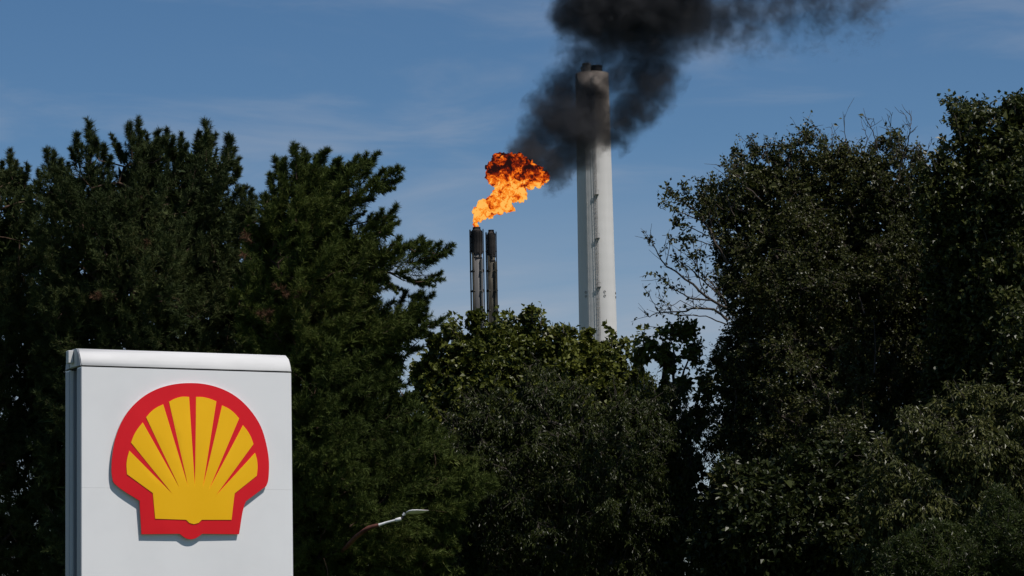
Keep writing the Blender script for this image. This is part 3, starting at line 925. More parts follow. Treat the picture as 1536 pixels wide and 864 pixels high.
def broadleaf(name, label, cat, poly, D, Tmax, trunk_px, n_cl, r_rng, sprigs, per, leaf, mat, seed, droop=0.15, flop=0.0, holes=(), r_base=.22,
              group=None, spacing=.4, extra=None, inner=True, bias=(0, -.35, .35), top_frac=.8, twig_mat='bark', rag=4.0, tol=.12, edge=0.0, skirt=0.0, stems=.3):
    rng = np.random.default_rng(seed)
    poly = ragged(poly, rag, 20.0, seed)
    c, d, w = volume_points(rng, poly, D, Tmax, n_cl, holes, spacing, skirt=skirt)
    r = np.minimum(rng.uniform(*r_rng, len(c)), d + .16)
    base = P(trunk_px, 900, D); base[2] = 0
    zt = np.percentile(c[:, 2], 100 * top_frac)
    top = np.array([base[0] + (np.median(c[:, 0]) - base[0]) * .6, D, zt])
    root = empty(name, tuple(base))
    tag(root, label, cat, group)
    lv = Acc()
    v, f, st, en = sprig_leaves(rng, c, r, sprigs, per, leaf, droop, poly, tol=tol, flop=flop, bias=bias)
    lv.add(v, f)
    if inner:                                   # coarser shaded leaves deep in the crown
        c2, d2, w2 = volume_points(rng, poly, D, Tmax, int(n_cl * .75), holes, spacing * 1.25, front=-.05, back=1.0, relief=.2)
        ok = d2 > .35
        c2, d2 = c2[ok], d2[ok]
        if len(c2):
            v, f, _, _ = sprig_leaves(rng, c2, np.minimum(.8, d2), 9, 7, (max(.15, leaf[0] * 1.9), .8), droop, poly, flop=flop)
            lv.add(v, f)
    trunk, limb = skeleton(rng, base, top, c, r_base)
    # sprig stems on a share of the sprigs
    sel = rng.random(len(st)) < stems
    s0, e0 = st[sel], en[sel]
    ax = norm(e0 - s0); sd = norm(np.cross(ax, np.array([0.3, -1, .2]))) * .005
    tw = np.stack([s0 - sd, s0 + sd, e0 + sd * .5, e0 - sd * .5], 1).reshape(-1, 3)
    limb.add(tw, np.arange(len(tw)).reshape(-1, 4))
    if edge:                                    # loose sprays standing out of the crown's edge
        a = np.asarray(poly)
        for p, q in zip(a, np.roll(a, -1, 0)):
            if p[1] > 720 or q[1] > 720 or not (-20 < p[0] < 1556): continue
            e = q - p; L = np.linalg.norm(e); nrm2 = np.array([e[1], -e[0]]) / max(L, 1e-6)
            if in_poly(((p + q) / 2 + nrm2 * 2)[None], poly)[0]: nrm2 = -nrm2
            for _ in range(rng.poisson(L / 9.0 * edge)):
                b = p + e * rng.random() - nrm2 * rng.uniform(8, 26)
                dv = norm(nrm2 + np.array([0, -.55]) + rng.normal(scale=.45, size=2))
                ln_ = rng.uniform(16, 36)
                t = px_line([b, b + dv * ln_ * .5 + rng.normal(scale=1.5, size=2), b + dv * ln_], D + rng.uniform(-.6, .6) * min(1, Tmax), rng, .08)
                limb.add(*tube(t, np.linspace(.008, .003, len(t)), 4))
                lv.add(*twig_leaves(rng, t, .2, int(rng.integers(8, 18)), leaf, .045))
    if extra: extra(rng, lv, limb)
    trunk.build('trunk', M['bark'], root, True)
    limb.build('branches', M[twig_mat], root, True)
    tag(lv.build('crown', mat, root), kind='stuff')
    return root


def px_line(pts, D, rng=None, jit=0.0):
    """World polyline through photograph pixels, densified, wandering a little in depth."""
    pts = np.asarray(pts, float)
    t = np.linspace(0, len(pts) - 1, (len(pts) - 1) * 4 + 1)
    x = np.interp(t, np.arange(len(pts)), pts[:, 0]); y = np.interp(t, np.arange(len(pts)), pts[:, 1])
    dd = np.zeros(len(t))
    if rng is not None and jit:
        ctl = rng.normal(scale=jit, size=len(pts)); ctl[0] = 0
        dd = np.interp(t, np.arange(len(pts)), ctl)
        x = x + rng.normal(scale=.5, size=len(t)); y = y + rng.normal(scale=.5, size=len(t))
    return P(x, y, D + dd)


def twig_leaves(rng, line, t0, n, leaf, spread=.06):
    """n leaves along the outer part of a polyline, from fraction t0 to its tip."""
    t = rng.uniform(t0, 1.0, n) * (len(line) - 1)
    i = np.minimum(t.astype(int), len(line) - 2)
    pos = line[i] + (line[i + 1] - line[i]) * (t - i)[:, None] + rng.normal(scale=spread, size=(n, 3))
    ax = norm(line[i + 1] - line[i])
    dr = norm(ax * .5 + rng.normal(size=(n, 3)) * .8 + np.array([0, 0, -.3]))
    nr = norm(rng.normal(size=(n, 3)) * .7 + np.array([.2, -.5, .6]))
    L = leaf[0] * rng.uniform(.65, 1.25, n)
    return leaves_geo(rng, pos, dr, nr, L, L * leaf[1])


# ------------------------------------------------------------------ broadleaf trees
GAP = [(1036, 668, 11, 10), (1052, 700, 12, 16), (1064, 728, 12, 14), (1028, 664, 8, 8)]

# centre maple in front of the stacks and chimney
MAPLE = [(618, 600), (620, 548), (640, 540), (650, 520), (648, 507), (660, 512), (670, 505), (672, 483), (681, 483), (690, 497), (702, 494), (708, 478), (724, 470),
         (738, 475), (755, 472), (772, 467), (782, 469), (788, 478), (798, 466), (811, 472), (822, 483), (832, 502), (840, 496), (846, 485), (858, 496), (874, 488),
         (882, 502), (891, 510), (898, 534), (909, 520), (917, 504), (930, 504), (943, 506), (954, 510), (950, 526), (942, 540), (960, 560), (985, 580),
         (1000, 640), (1000, 900), (640, 900), (630, 680)]
def maple_extra(rng, lv, limb):
    for pts, k in (([(690, 510), (680, 497), (674, 480)], 26), ([(800, 486), (798, 474), (797, 463)], 12), ([(811, 488), (812, 476), (812, 468)], 10),
                   ([(846, 500), (845, 490), (847, 482)], 14), ([(918, 520), (918, 508), (915, 500)], 14), ([(940, 520), (948, 512), (957, 507)], 16),
                   ([(728, 485), (727, 475), (725, 466)], 12), ([(822, 500), (828, 492), (829, 482)], 8)):
        ln = px_line(pts, 64.5, rng, .1); limb.add(*tube(ln, np.linspace(.012, .004, len(ln)), 4)); lv.add(*twig_leaves(rng, ln, .2, k, (.12, .8)))
broadleaf('broadleaf_tree', 'mid green maple in the gap below the flare stacks and the chimney', 'tree', MAPLE, 66.0, 2.2, 800, 520, (.30, .58), 15, 12, (.125, .82),
          M['leaf_maple'], 11, spacing=.30, skirt=.6, extra=maple_extra, rag=3.5, tol=.10, edge=.35)

# open-branched tree right of the maple
SPARSE = [(952, 600), (950, 555), (957, 540), (958, 515), (966, 500), (966, 484), (985, 482), (998, 494), (994, 512), (1000, 520), (1008, 500), (1012, 489), (1024, 479),
          (1032, 492), (1042, 498), (1050, 505), (1060, 500), (1062, 515), (1050, 532), (1056, 560), (1072, 590), (1060, 640), (1020, 690), (955, 690)]
def sparse_extra(rng, lv, limb):
    for pts, r0 in (([(1012, 640), (1012, 590), (1010, 556), (1003, 540), (996, 520), (990, 500)], .05), ([(1012, 590), (1022, 565), (1030, 548), (1040, 520), (1042, 505)], .035),
                    ([(1010, 556), (1012, 535), (1008, 515), (1002, 505), (1014, 492)], .03), ([(1003, 540), (985, 535), (970, 520), (962, 510)], .025)):
        ln = px_line(pts, 63.0, rng, .15); limb.add(*tube(ln, np.linspace(r0, .008, len(ln)), 5)); lv.add(*twig_leaves(rng, ln, .35, 60, (.12, .8), .14))
broadleaf('broadleaf_tree', 'open branched tree with sky between its leaf clumps, right of the chimney', 'tree', SPARSE, 63.4, .8, 1012, 46, (.15, .30), 12, 11, (.12, .8),
          M['leaf_maple'], 12, spacing=.34, extra=sparse_extra, edge=.7, holes=[(985, 515, 10, 9), (1030, 556, 13, 14), (1005, 505, 5, 14), (1045, 545, 10, 12), (975, 545, 9, 6), (1036, 520, 6, 8)], inner=False)

# fine drooping foliage below the maple
WILLOW = [(640, 640), (690, 590), (760, 575), (840, 560), (930, 575), (985, 560), (1040, 585), (1062, 640), (1075, 745), (1110, 780), (1120, 900), (640, 900), (630, 760)]
broadleaf('willow_tree', 'drooping willow-like tree with narrow leaves below the green maple', 'tree', WILLOW, 62.0, 2.4, 850, 620, (.22, .46), 13, 14, (.080, .33),
          M['leaf_willow'], 13, droop=.3, flop=.4, spacing=.30, holes=GAP, rag=16, edge=.8)

# big tree right of the gap, with bare limbs on its left and bare tips above
RIGHT = [(1090, 500), (1090, 470), (1084, 440), (1072, 420), (1074, 400), (1066, 375), (1064, 345), (1052, 330), (1050, 300), (1062, 285),
         (1080, 272), (1094, 258), (1092, 240), (1102, 230), (1116, 230), (1127, 207), (1135, 226), (1150, 222), (1168, 215), (1186, 214), (1200, 205), (1210, 190),
         (1216, 214), (1236, 206), (1262, 213), (1286, 225), (1312, 220), (1340, 202), (1352, 208), (1366, 232), (1378, 222), (1386, 258), (1420, 300), (1460, 420),
         (1480, 560), (1480, 900), (1090, 900), (1074, 720), (1066, 640), (1058, 560), (1075, 525)]
def right_extra(rng, lv, limb):
    z7 = lambda pts: [(960 + x / 3.325, 240 + y / 3.325) for x, y in pts]
    z8 = lambda pts: [(1150 + x / 3.98, 130 + y / 3.98) for x, y in pts]
    DD = 59.0
    lines = [(z7([(440, 800), (370, 745), (270, 735), (230, 755), (100, 760), (45, 782), (20, 760)]), .030, 10, .6),
             (z7([(430, 740), (330, 680), (260, 620), (190, 565), (130, 530), (90, 470), (65, 415), (45, 385)]), .032, 34, .86),
             (z7([(360, 700), (250, 690), (200, 660), (150, 630), (120, 600), (70, 560)]), .020, 40, .6),
             (z7([(380, 660), (290, 580), (240, 530), (200, 510), (170, 480)]), .018, 24, .6),
             (z7([(440, 520), (380, 420), (350, 350), (270, 250), (200, 190), (130, 140)]), .035, 120, .35),
             (z7([(600, 200), (560, 160), (470, 70), (420, 20)]), .026, 50, .4),
             (z7([(430, 820), (330, 780), (200, 775), (130, 765)]), .016, 6, .7), (z7([(130, 530), (150, 430), (160, 370), (110, 376)]), .009, 4, .4),
             (z7([(85, 745), (60, 700), (35, 655), (22, 640)]), .008, 4, .5), (z7([(100, 755), (110, 700), (95, 670)]), .007, 8, .5),
             (z7([(250, 625), (235, 560), (200, 480), (205, 420)]), .010, 10, .4), (z7([(330, 690), (300, 600), (280, 480), (260, 400)]), .014, 30, .4),
             (z7([(270, 735), (200, 700), (150, 735), (100, 700)]), .009, 6, .6), (z7([(380, 740), (410, 690), (330, 600)]), .014, 20, .4),
             (z7([(350, 360), (300, 260), (240, 180), (210, 120)]), .014, 110, .3), (z7([(360, 330), (330, 220), (300, 150), (305, 95)]), .014, 120, .25),
             (z7([(400, 330), (370, 220), (370, 150), (365, 85)]), .014, 110, .3), (z7([(330, 380), (250, 330), (190, 320), (170, 290)]), .012, 100, .3),
             (z7([(380, 430), (280, 400), (220, 390), (180, 400)]), .012, 70, .3), (z7([(300, 300), (200, 260), (150, 230), (115, 200)]), .012, 80, .3),
             (z7([(270, 250), (190, 200), (150, 170), (130, 125)]), .010, 70, .2), (z7([(470, 280), (430, 180), (440, 100), (450, 60)]), .014, 90, .3),
             (z7([(430, 300), (480, 180), (520, 80), (510, 10)]), .014, 90, .3), (z7([(350, 480), (300, 470), (260, 480)]), .010, 60, .3), (z7([(420, 250), (340, 200), (250, 190)]), .010, 80, .3),
             (z7([(130, 250), (95, 240), (90, 210)]), .006, 0, 0), (z7([(200, 660), (215, 640), (170, 650)]), .008, 14, .5),
             (z7([(430, 720), (380, 640), (300, 560), (230, 440), (200, 380)]), .018, 60, .35), (z7([(90, 470), (130, 440), (120, 425)]), .008, 6, .5),
             (z8([(495, 400), (472, 330), (465, 250), (462, 165)]), .010, 2, .3), (z8([(670, 400), (640, 290), (620, 240), (590, 195)]), .013, 0, 0),
             (z8([(620, 240), (635, 205), (640, 190)]), .006, 0, 0), (z8([(735, 330), (738, 240), (720, 160)]), .011, 6, .1), (z8([(739, 240), (748, 150)]), .007, 0, 0),
             (z8([(790, 500), (840, 350), (860, 250), (862, 190), (850, 140)]), .015, 0, 0), (z8([(820, 340), (850, 290), (900, 235)]), .008, 0, 0),
             (z8([(858, 250), (840, 190), (800, 140)]), .007, 0, 0), (z8([(955, 470), (945, 400), (930, 365)]), .010, 0, 0), (z8([(948, 410), (985, 330), (984, 300)]), .007, 0, 0),
             (z8([(392, 360), (390, 290), (392, 235)]), .008, 2, .2), (z8([(580, 390), (605, 310), (580, 255), (565, 250)]), .009, 0, 0), (z8([(660, 330), (700, 310)]), .006, 0, 0),
             (z8([(850, 480), (890, 390), (920, 325)]), .010, 26, .3), (z8([(220, 400), (235, 320), (200, 285)]), .009, 16, .2), (z8([(235, 330), (235, 270), (245, 240)]), .008, 26, .4),
             (z8([(150, 400), (150, 330)]), .009, 24, .2), (z8([(345, 400), (350, 315)]), .009, 24, .2), (z8([(75, 420), (75, 345)]), .009, 22, .2),
             (z8([(760, 430), (740, 330), (738, 275)]), .010, 26, .4), (z8([(780, 420), (780, 310), (782, 265)]), .010, 24, .4), (z8([(20, 480), (0, 390), (30, 310)]), .010, 0, 0),
             (z8([(520, 400), (530, 345)]), .007, 14, .3), (z8([(430, 400), (440, 320)]), .007, 16, .3)]
    for pts, r0, k, t0 in lines:
        ln = px_line(pts, DD + rng.uniform(-.6, .6), rng, .18)
        limb.add(*tube(ln, np.linspace(r0, .0045, len(ln)), 5))
        if k: lv.add(*twig_leaves(rng, ln, t0, k, (.095, .6), .05))
        for _ in range(int(len(ln) * (.55 if r0 > .012 else .25))):      # fine side twigs
            i = rng.integers(1, len(ln) - 1)
            dr = norm(norm(ln[min(i + 1, len(ln) - 1)] - ln[i - 1]) * .8 + rng.normal(size=3) * .55 + np.array([-.1, 0, .25]))
            tl = rng.uniform(.15, .5)
            t3 = np.array([ln[i], ln[i] + dr * tl * .5, ln[i] + dr * tl + rng.normal(scale=.04, size=3)])
            limb.add(*tube(t3, [.006, .0045, .003], 4))
            if rng.random() < (.35 if k else .06): lv.add(*twig_leaves(rng, t3, .3, 4, (.095, .6), .03))
    # pale limbs showing through the crown
    for pts, r0 in (([(1262, 610), (1235, 590), (1215, 572), (1200, 560), (1188, 550), (1175, 545)], .035), ([(1202, 562), (1195, 540), (1180, 512)], .022),
                    ([(1312, 560), (1313, 520), (1310, 480)], .022), ([(1296, 470), (1288, 440)], .02)):
        ln = px_line(pts, 59.4, rng, .15); limb.add(*tube(ln, np.linspace(r0, r0 * .4, len(ln)), 7))
broadleaf('broadleaf_tree', 'large dark broadleaf tree with bare twigs on its left and crown tips', 'tree', RIGHT, 62.0, 2.8, 1260, 1450, (.24, .52), 12, 14, (.072, .62),
          M['leaf_dark'], 14, spacing=.31, rag=7, tol=.12, edge=1.3, skirt=1.1, stems=.45, twig_mat='twig', extra=right_extra, holes=[(1092, 395, 10, 8), (1085, 330, 6, 7)], r_base=.32)

# tallest tree at the right edge
EDGE = [(1386, 268), (1392, 240), (1402, 226), (1412, 214), (1430, 208), (1434, 188), (1424, 165), (1422, 152), (1428, 153), (1437, 178), (1448, 182), (1449, 156), (1456, 158),
        (1460, 178), (1468, 160), (1484, 160), (1490, 172), (1502, 166), (1515, 152), (1526, 147), (1545, 150), (1600, 180), (1640, 300), (1640, 900), (1400, 900), (1395, 560), (1392, 400)]
def edge_extra(rng, lv, limb):
    z8 = lambda pts: [(1150 + x / 3.98, 130 + y / 3.98) for x, y in pts]
    for pts, k in ((z8([(1160, 320), (1130, 200), (1095, 110), (1078, 72)]), 70), (z8([(1215, 270), (1202, 160), (1185, 98)]), 45), (z8([(1340, 230), (1300, 145), (1240, 135)]), 50),
                   (z8([(1110, 380), (1060, 370), (1020, 350)]), 30), (z8([(1480, 150), (1485, 90), (1478, 68)]), 30), (z8([(1350, 200), (1380, 150), (1345, 155)]), 30),
                   (z8([(1190, 300), (1220, 240), (1250, 250)]), 30)):
        ln = px_line(pts, 56.5, rng, .15); limb.add(*tube(ln, np.linspace(.016, .005, len(ln)), 5)); lv.add(*twig_leaves(rng, ln, .15, k, (.11, .75), .07))
broadleaf('broadleaf_tree', 'tall leafy tree with a few orange leaves at the right edge of the tree line', 'tree', EDGE, 58.0, 2.6, 1540, 620, (.28, .55), 13, 13, (.105, .72),
          M['leaf_edge'], 15, spacing=.32, rag=7, tol=.12, edge=1.1, skirt=.8, extra=edge_extra, holes=[(1472, 200, 8, 13), (1443, 170, 4, 14)], r_base=.3)

# pale bush low on the right, and the shrubs under it
PALE = [(1305, 680), (1312, 658), (1350, 640), (1385, 608), (1412, 594), (1440, 580), (1478, 577), (1510, 584), (1545, 585), (1620, 610), (1620, 900), (1300, 900), (1290, 760)]
broadleaf('bush', 'pale yellow green bush with drooping leaves low at the right edge', 'bush', PALE, 53.0, 2.4, 1450, 330, (.22, .44), 14, 13, (.105, .36),
          M['leaf_light'], 16, droop=.3, flop=.35, spacing=.32, rag=9, edge=.9)
LOWMID = [(1055, 760), (1075, 720), (1120, 700), (1160, 690), (1210, 670), (1270, 665), (1310, 690), (1330, 760), (1340, 900), (1050, 900)]
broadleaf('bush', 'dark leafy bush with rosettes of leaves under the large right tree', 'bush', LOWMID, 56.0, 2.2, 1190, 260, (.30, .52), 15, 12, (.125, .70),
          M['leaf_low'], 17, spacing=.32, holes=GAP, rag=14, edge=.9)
FEATHER = [(1300, 900), (1318, 850), (1332, 818), (1365, 800), (1400, 788), (1440, 800), (1468, 785), (1485, 748), (1497, 728), (1512, 752), (1545, 765), (1620, 760), (1620, 900)]
broadleaf('shrub', 'feathery green shrub in the bottom right corner below the pale bush', 'shrub', FEATHER, 47.0, 1.0, 1430, 230, (.25, .42), 16, 16, (.075, .22),
          M['leaf_feather'], 18, droop=-.25, spacing=.24, bias=(0, -.2, .9), edge=1.0)


# ------------------------------------------------------------------ pines
def needles_geo(rng, st, d, ln, per, nl, width):
    """Needles round shoots: one triangle each."""
    m = len(st)
    t = rng.uniform(.05, 1.0, (m, per))
    pos = st[:, None] + d[:, None] * (ln[:, None] * t)[..., None]
    rd = norm(rng.normal(size=(m, per, 3)))
    rd = norm(rd - (rd * d[:, None]).sum(-1, keepdims=True) * d[:, None])
    nd = norm(d[:, None] * rng.uniform(.45, 1.0, (m, per, 1)) + rd * .75)
    L = nl * rng.uniform(.75, 1.2, (m, per, 1))
    sd = norm(np.cross(nd, rng.normal(size=(m, per, 3)))) * width * .5
    v = np.stack([pos - sd, pos + sd, pos + nd * L], 2).reshape(-1, 3)
    return v, np.arange(len(v)).reshape(-1, 3)


def plumes(rng, base, tip, shoots, per, shoot_len, nl, width, spread=.62, up=.22):
    """Boughs: shoots leave the axis base->tip, tufted with needles. Returns needle arrays and stems."""
    n = len(base)
    ax = tip - base; L = np.linalg.norm(ax, axis=-1)
    t = np.linspace(.12, .95, shoots)[None] + rng.uniform(-.04, .04, (n, shoots))
    st = base[:, None] + ax[:, None] * t[..., None]
    a = norm(ax)[:, None]
    rd = norm(rng.normal(size=(n, shoots, 3)))
    rd = norm(rd - (rd * a).sum(-1, keepdims=True) * a)
    d = norm(a * .85 + rd * spread * (1 - .35 * t[..., None]) + np.array([0, 0, up]))
    sl = shoot_len * np.minimum(1.0, L / .8)[:, None] * (1.1 - .6 * t) * rng.uniform(.8, 1.2, (n, shoots))
    # leader shoot
    st2 = (base + ax * .62)[:, None]; d2 = a; sl2 = (L * .38)[:, None]
    S = np.concatenate([st, st2], 1).reshape(-1, 3); Dd = np.concatenate([d, d2], 1).reshape(-1, 3); SL = np.concatenate([sl, sl2], 1).reshape(-1)
    v, f = needles_geo(rng, S, Dd, SL, per, nl, width)
    e = S + Dd * SL[:, None]
    return v, f, S, e


def pine(label, poly, D, Tmax, trunk_px, n_pl, L_rng, mat, seed, tips, field, holes=(), limbs=(), spacing=.36, dead=()):
    rng = np.random.default_rng(seed)
    base0 = P(trunk_px, 900, D); base0[2] = 0
    root = empty('pine_tree', tuple(base0))
    tag(root, label, 'pine tree', 'pines on the left behind the sign')
    nd, wood = Acc(), Acc()
    c, d, w = volume_points(rng, poly, D, Tmax, n_pl, holes, spacing, front=-1.0, back=.35, relief=.75)
    dr = field(rng, c, w)
    L = rng.uniform(*L_rng, len(c))
    tip = c + dr * L[:, None] * .5
    for _ in range(4):                       # pull boughs back inside the outline
        q = proj(tip)
        bad = (~in_poly(q, poly)) | (edge_dist(q, poly) * D / F < .05)
        L[bad] *= .72; tip[bad] = c[bad] + dr[bad] * L[bad, None] * .5
    ok = L > .18
    c, dr, L, tip = c[ok], dr[ok], L[ok], tip[ok]
    bs = tip - dr * L[:, None]
    small = L < .55
    for sel, sh, sl in ((~small, 11, .30), (small, 6, .18)):
        if sel.sum():
            v, f, S, e = plumes(rng, bs[sel], tip[sel], sh, 40, sl, .115, .0118, spread=.95)
            nd.add(v, f)
            stem = rng.random(len(S)) < .35
            ax_ = norm(e[stem] - S[stem]); sd = norm(np.cross(ax_, np.array([.3, -1, .2]))) * .006
            tw = np.stack([S[stem] - sd, S[stem] + sd, e[stem] + sd * .4, e[stem] - sd * .4], 1).reshape(-1, 3)
            wood.add(tw, np.arange(len(tw)).reshape(-1, 4))
    # coarse shaded foliage deep inside
    c2, d2, _ = volume_points(rng, poly, D, Tmax, int(n_pl * 1.0), holes, spacing * 1.1, front=-.25, back=.9, relief=.1)
    c2 = c2[d2 > .32]; L2 = np.minimum(.8, d2[d2 > .32] * 1.3)
    dr2 = field(rng, c2, None)
    v, f, _, _ = plumes(rng, c2 - dr2 * L2[:, None] * .5, c2 + dr2 * L2[:, None] * .4, 8, 10, .34, .23, .085, spread=1.3)
    nd.add(v, f)
    # explicit leaders along the outline: (tip x, tip y, direction degrees, length px, width factor)
    for (tx, ty, ang, lpx, wf) in tips:
        dd = rng.uniform(-.5, .6) * min(1.0, Tmax)
        tp_ = P(tx, ty, D + dd); b_ = P(tx - math.cos(R(ang)) * lpx, ty + math.sin(R(ang)) * lpx, D + dd + rng.uniform(-.1, .3))
        Lm = np.linalg.norm(tp_ - b_)
        v, f, S, e = plumes(rng, b_[None], tp_[None], int(10 + Lm * 16), 64, .22 * wf, .115 * min(1.15, wf), .0095, spread=.8, up=.2)
        nd.add(v, f)
        wood.add(*tube([b_, (b_ + tp_) / 2, tp_], [.016, .012, .005], 4))
    if dead:                                  # withered red-brown tufts
        dn = Acc()
        for (tx, ty) in dead:
            q = P(tx + rng.normal(size=3) * 6, ty + rng.normal(size=3) * 6, D - Tmax * .45 + rng.uniform(-.3, .3, 3))
            q2 = q + norm(rng.normal(size=(3, 3)) + np.array([.2, -.6, -.3])) * .22
            dn.add(*plumes(rng, q, q2, 4, 22, .14, .11, .010, spread=1.0)[:2])
        tag(dn.build('withered_needles', M['needle_dead'], root), kind='stuff')
    for pts, r0 in limbs:
        ln = px_line(pts, D - .2, rng, .25); wood.add(*tube(ln, np.linspace(r0, r0 * .25, len(ln)), 6))
    top = np.array([base0[0], D, np.percentile(c[:, 2], 92)])
    far = rng.choice(len(c), min(len(c), 260), replace=False)
    trunk, limb = skeleton(rng, base0, top, bs[far], .26, .010, .08)
    for v, f in zip(limb.v, limb.f): wood.add(v, f - f.min())
    trunk.build('trunk', M['pine_bark'], root, True)
    wood.build('branches', M['pine_bark'], root, True)
    tag(nd.build('needles', mat, root), kind='stuff')
    return root


def field_up(axis_px, D, zc, upw, out):
    ax = P(axis_px, 400, D)
    def fn(rng, c, w):
        v = np.zeros_like(c)
        v[:, 0] = (c[:, 0] - ax[0]) * out; v[:, 1] = np.clip((c[:, 1] - D) * out * 1.3, -1.2, 1.2)
        h = np.clip((c[:, 2] - zc) / 3.0, -.6, 1.2)
        v[:, 2] = upw + h * .8
        return norm(v + rng.normal(scale=.28, size=c.shape))
    return fn


def field_right(axis_px, D, slope):
    ax = P(axis_px, 400, D)
    def fn(rng, c, w):
        v = np.zeros_like(c)
        v[:, 0] = np.clip(c[:, 0] - ax[0], -1.5, 2.6) * .55; v[:, 1] = np.clip((c[:, 1] - D) * .55, -1.1, 1.1)
        v[:, 2] = slope + np.clip((c[:, 2] - 6.0) * .10, -.35, .5)
        return norm(v + rng.normal(scale=.25, size=c.shape))
    return fn


PINE_A = [(-120, 330), (-60, 275), (-20, 255), (0, 250), (10, 236), (20, 236), (28, 252), (38, 252), (46, 270), (60, 290), (90, 340), (120, 480), (130, 700), (120, 900), (-120, 900)]
pine('dark pine cut by the left edge, its crown lower than the pine beside it', PINE_A, 60.0, 2.2, -20, 420, (.7, 1.15), M['needle_dark'], 21,
     [(3, 243, 92, 34, .8), (15, 229, 93, 46, 1.0), (25, 243, 80, 30, .8), (41, 248, 82, 34, .9), (33, 254, 95, 26, .8), (-12, 246, 92, 34, 1)],
     field_up(-20, 60.0, 9.0, .75, .35))

PINE_B = [(40, 330), (52, 275), (57, 262), (64, 250), (70, 232), (82, 236), (92, 246), (104, 248), (110, 220), (116, 212), (124, 212), (130, 196), (138, 196), (146, 214), (155, 228),
          (166, 240), (178, 250), (184, 232), (190, 200), (196, 194), (206, 190), (214, 200), (222, 214), (232, 206), (244, 202), (254, 202), (262, 214), (272, 214), (282, 224),
          (294, 208), (304, 193), (314, 196), (322, 208), (330, 222), (338, 214), (346, 214), (352, 226), (357, 244), (358, 262), (358, 282), (372, 284), (384, 294), (400, 330),
          (420, 480), (430, 700), (430, 900), (60, 900), (50, 600)]
pine('tall dark pine with many upright candle-like tips standing behind the totem sign', PINE_B, 58.0, 3.0, 215, 900, (.7, 1.2), M['needle_dark'], 22,
     [(57, 257, 100, 30, .8), (71, 225, 95, 48, 1.0), (82, 230, 84, 44, 1.0), (92, 242, 75, 34, .9), (115, 203, 95, 50, 1.1), (106, 224, 110, 30, .8), (134, 186, 92, 60, 1.25), (145, 211, 70, 40, 1.0),
      (156, 220, 85, 44, 1.0), (166, 236, 70, 34, .9), (168, 204, 108, 44, .75), (177, 216, 100, 30, .7), (194, 188, 95, 50, 1.1), (208, 181, 88, 56, 1.0), (216, 198, 70, 36, .9), (221, 203, 82, 36, .8), (237, 198, 98, 44, 1.1),
      (251, 194, 90, 50, .9), (260, 207, 80, 36, .9), (272, 204, 90, 44, .9), (281, 217, 75, 24, .6), (300, 203, 100, 40, 1.0), (309, 184, 90, 58, 1.2), (321, 204, 78, 44, 1.0), (295, 213, 105, 40, 1.0), (342, 205, 88, 50, 1.1),
      (352, 222, 70, 40, .9), (358, 238, 78, 40, .9), (360, 252, 60, 32, .8), (366, 279, 80, 26, .7), (378, 284, 75, 22, .7)],
     field_up(215, 58.0, 9.5, .8, .30), dead=[(218, 368), (140, 445)], holes=[(232, 355, 5, 5), (318, 380, 6, 5)])

PINE_C = [(350, 420), (372, 330), (392, 298), (404, 292), (404, 266), (410, 246), (420, 240), (434, 236), (440, 224), (450, 226), (460, 232), (474, 236), (488, 230), (496, 244), (512, 243), (534, 240),
          (549, 238), (563, 236), (560, 254), (554, 270), (566, 266), (582, 258), (596, 258), (600, 268), (588, 282), (566, 291), (556, 302), (541, 312), (548, 320), (536, 330), (526, 342),
          (540, 340), (556, 328), (572, 322), (590, 315), (594, 332), (592, 354), (598, 366), (616, 366), (632, 362), (642, 370), (660, 368), (674, 370), (668, 384), (650, 394), (628, 402), (606, 400),
          (588, 406), (584, 414), (600, 420), (590, 430), (572, 452), (590, 448), (610, 444), (630, 444), (646, 446), (640, 464), (658, 482), (646, 490), (640, 500), (634, 520), (618, 526), (608, 548),
          (610, 580), (640, 620), (672, 660), (700, 690), (735, 715), (742, 735), (700, 770), (680, 820), (690, 900), (400, 900), (360, 700)]
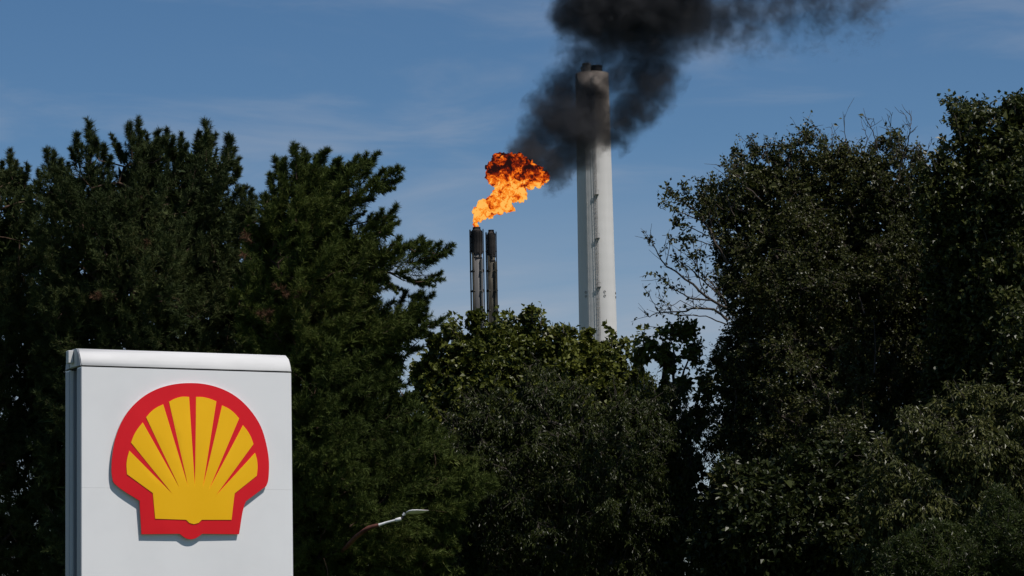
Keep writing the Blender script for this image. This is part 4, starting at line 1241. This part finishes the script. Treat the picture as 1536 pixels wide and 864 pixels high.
pine('green pine with long boughs reaching right towards the flare stacks', PINE_C, 55.0, 2.6, 420, 860, (.65, 1.1), M['needle_green'], 23,
     [(405, 262, 105, 34, .9), (413, 239, 100, 44, 1.0), (428, 238, 80, 40, .9), (443, 219, 92, 50, 1.1), (457, 225, 70, 44, .9), (476, 234, 70, 34, .9), (491, 225, 60, 44, 1.0), (511, 239, 65, 36, .9), (536, 236, 55, 44, .9),
      (550, 233, 52, 44, .9), (567, 230, 55, 50, .9), (576, 255, 45, 36, .9), (598, 252, 40, 50, .85), (603, 267, 28, 44, .8), (590, 282, 10, 34, .7), (560, 300, 10, 30, .7), (548, 318, 30, 26, .6),
      (558, 323, 70, 30, .8), (573, 317, 60, 38, .9), (595, 309, 55, 50, .9), (598, 333, 30, 34, .7), (600, 368, 60, 36, .8), (616, 364, 50, 36, .8), (633, 357, 55, 34, .8), (646, 366, 35, 40, .8), (661, 365, 35, 40, .8), (680, 368, 28, 46, .8),
      (668, 382, 10, 40, .7), (648, 394, 0, 36, .7), (612, 407, 10, 24, .7), (663, 409, 25, 34, .7), (664, 420, 5, 40, .7), (650, 430, -20, 30, .6), (634, 429, -30, 28, .6), (618, 424, -30, 24, .6), (606, 436, -20, 22, .5), (596, 440, -50, 20, .5),
      (610, 439, 60, 34, .8), (631, 439, 50, 34, .8), (650, 441, 40, 40, .8), (641, 464, 20, 30, .7), (663, 481, 25, 40, .7), (650, 490, -25, 26, .6), (642, 500, 10, 34, .7), (634, 522, 5, 36, .7),
      (708, 690, 20, 60, 1.1), (738, 718, 10, 70, 1.1), (745, 734, 0, 60, 1.0), (690, 770, -5, 60, 1.1)],
     field_right(420, 55.0, .42), holes=[(520, 329, 13, 8), (470, 316, 15, 5), (440, 333, 10, 5), (575, 442, 8, 8), (590, 413, 14, 5), (532, 345, 8, 5)],
     dead=[(370, 368), (428, 444), (392, 476)],
     limbs=[([(430, 350), (455, 325), (480, 317), (497, 310), (520, 300)], .045), ([(462, 311), (480, 314), (495, 316)], .02), ([(560, 400), (585, 410), (606, 420), (640, 424)], .022), ([(585, 408), (598, 412), (650, 412)], .012),
            ([(420, 340), (432, 335), (450, 325)], .03), ([(470, 360), (500, 345), (540, 335), (580, 325)], .03), ([(500, 610), (540, 690), (560, 690)], .02)])
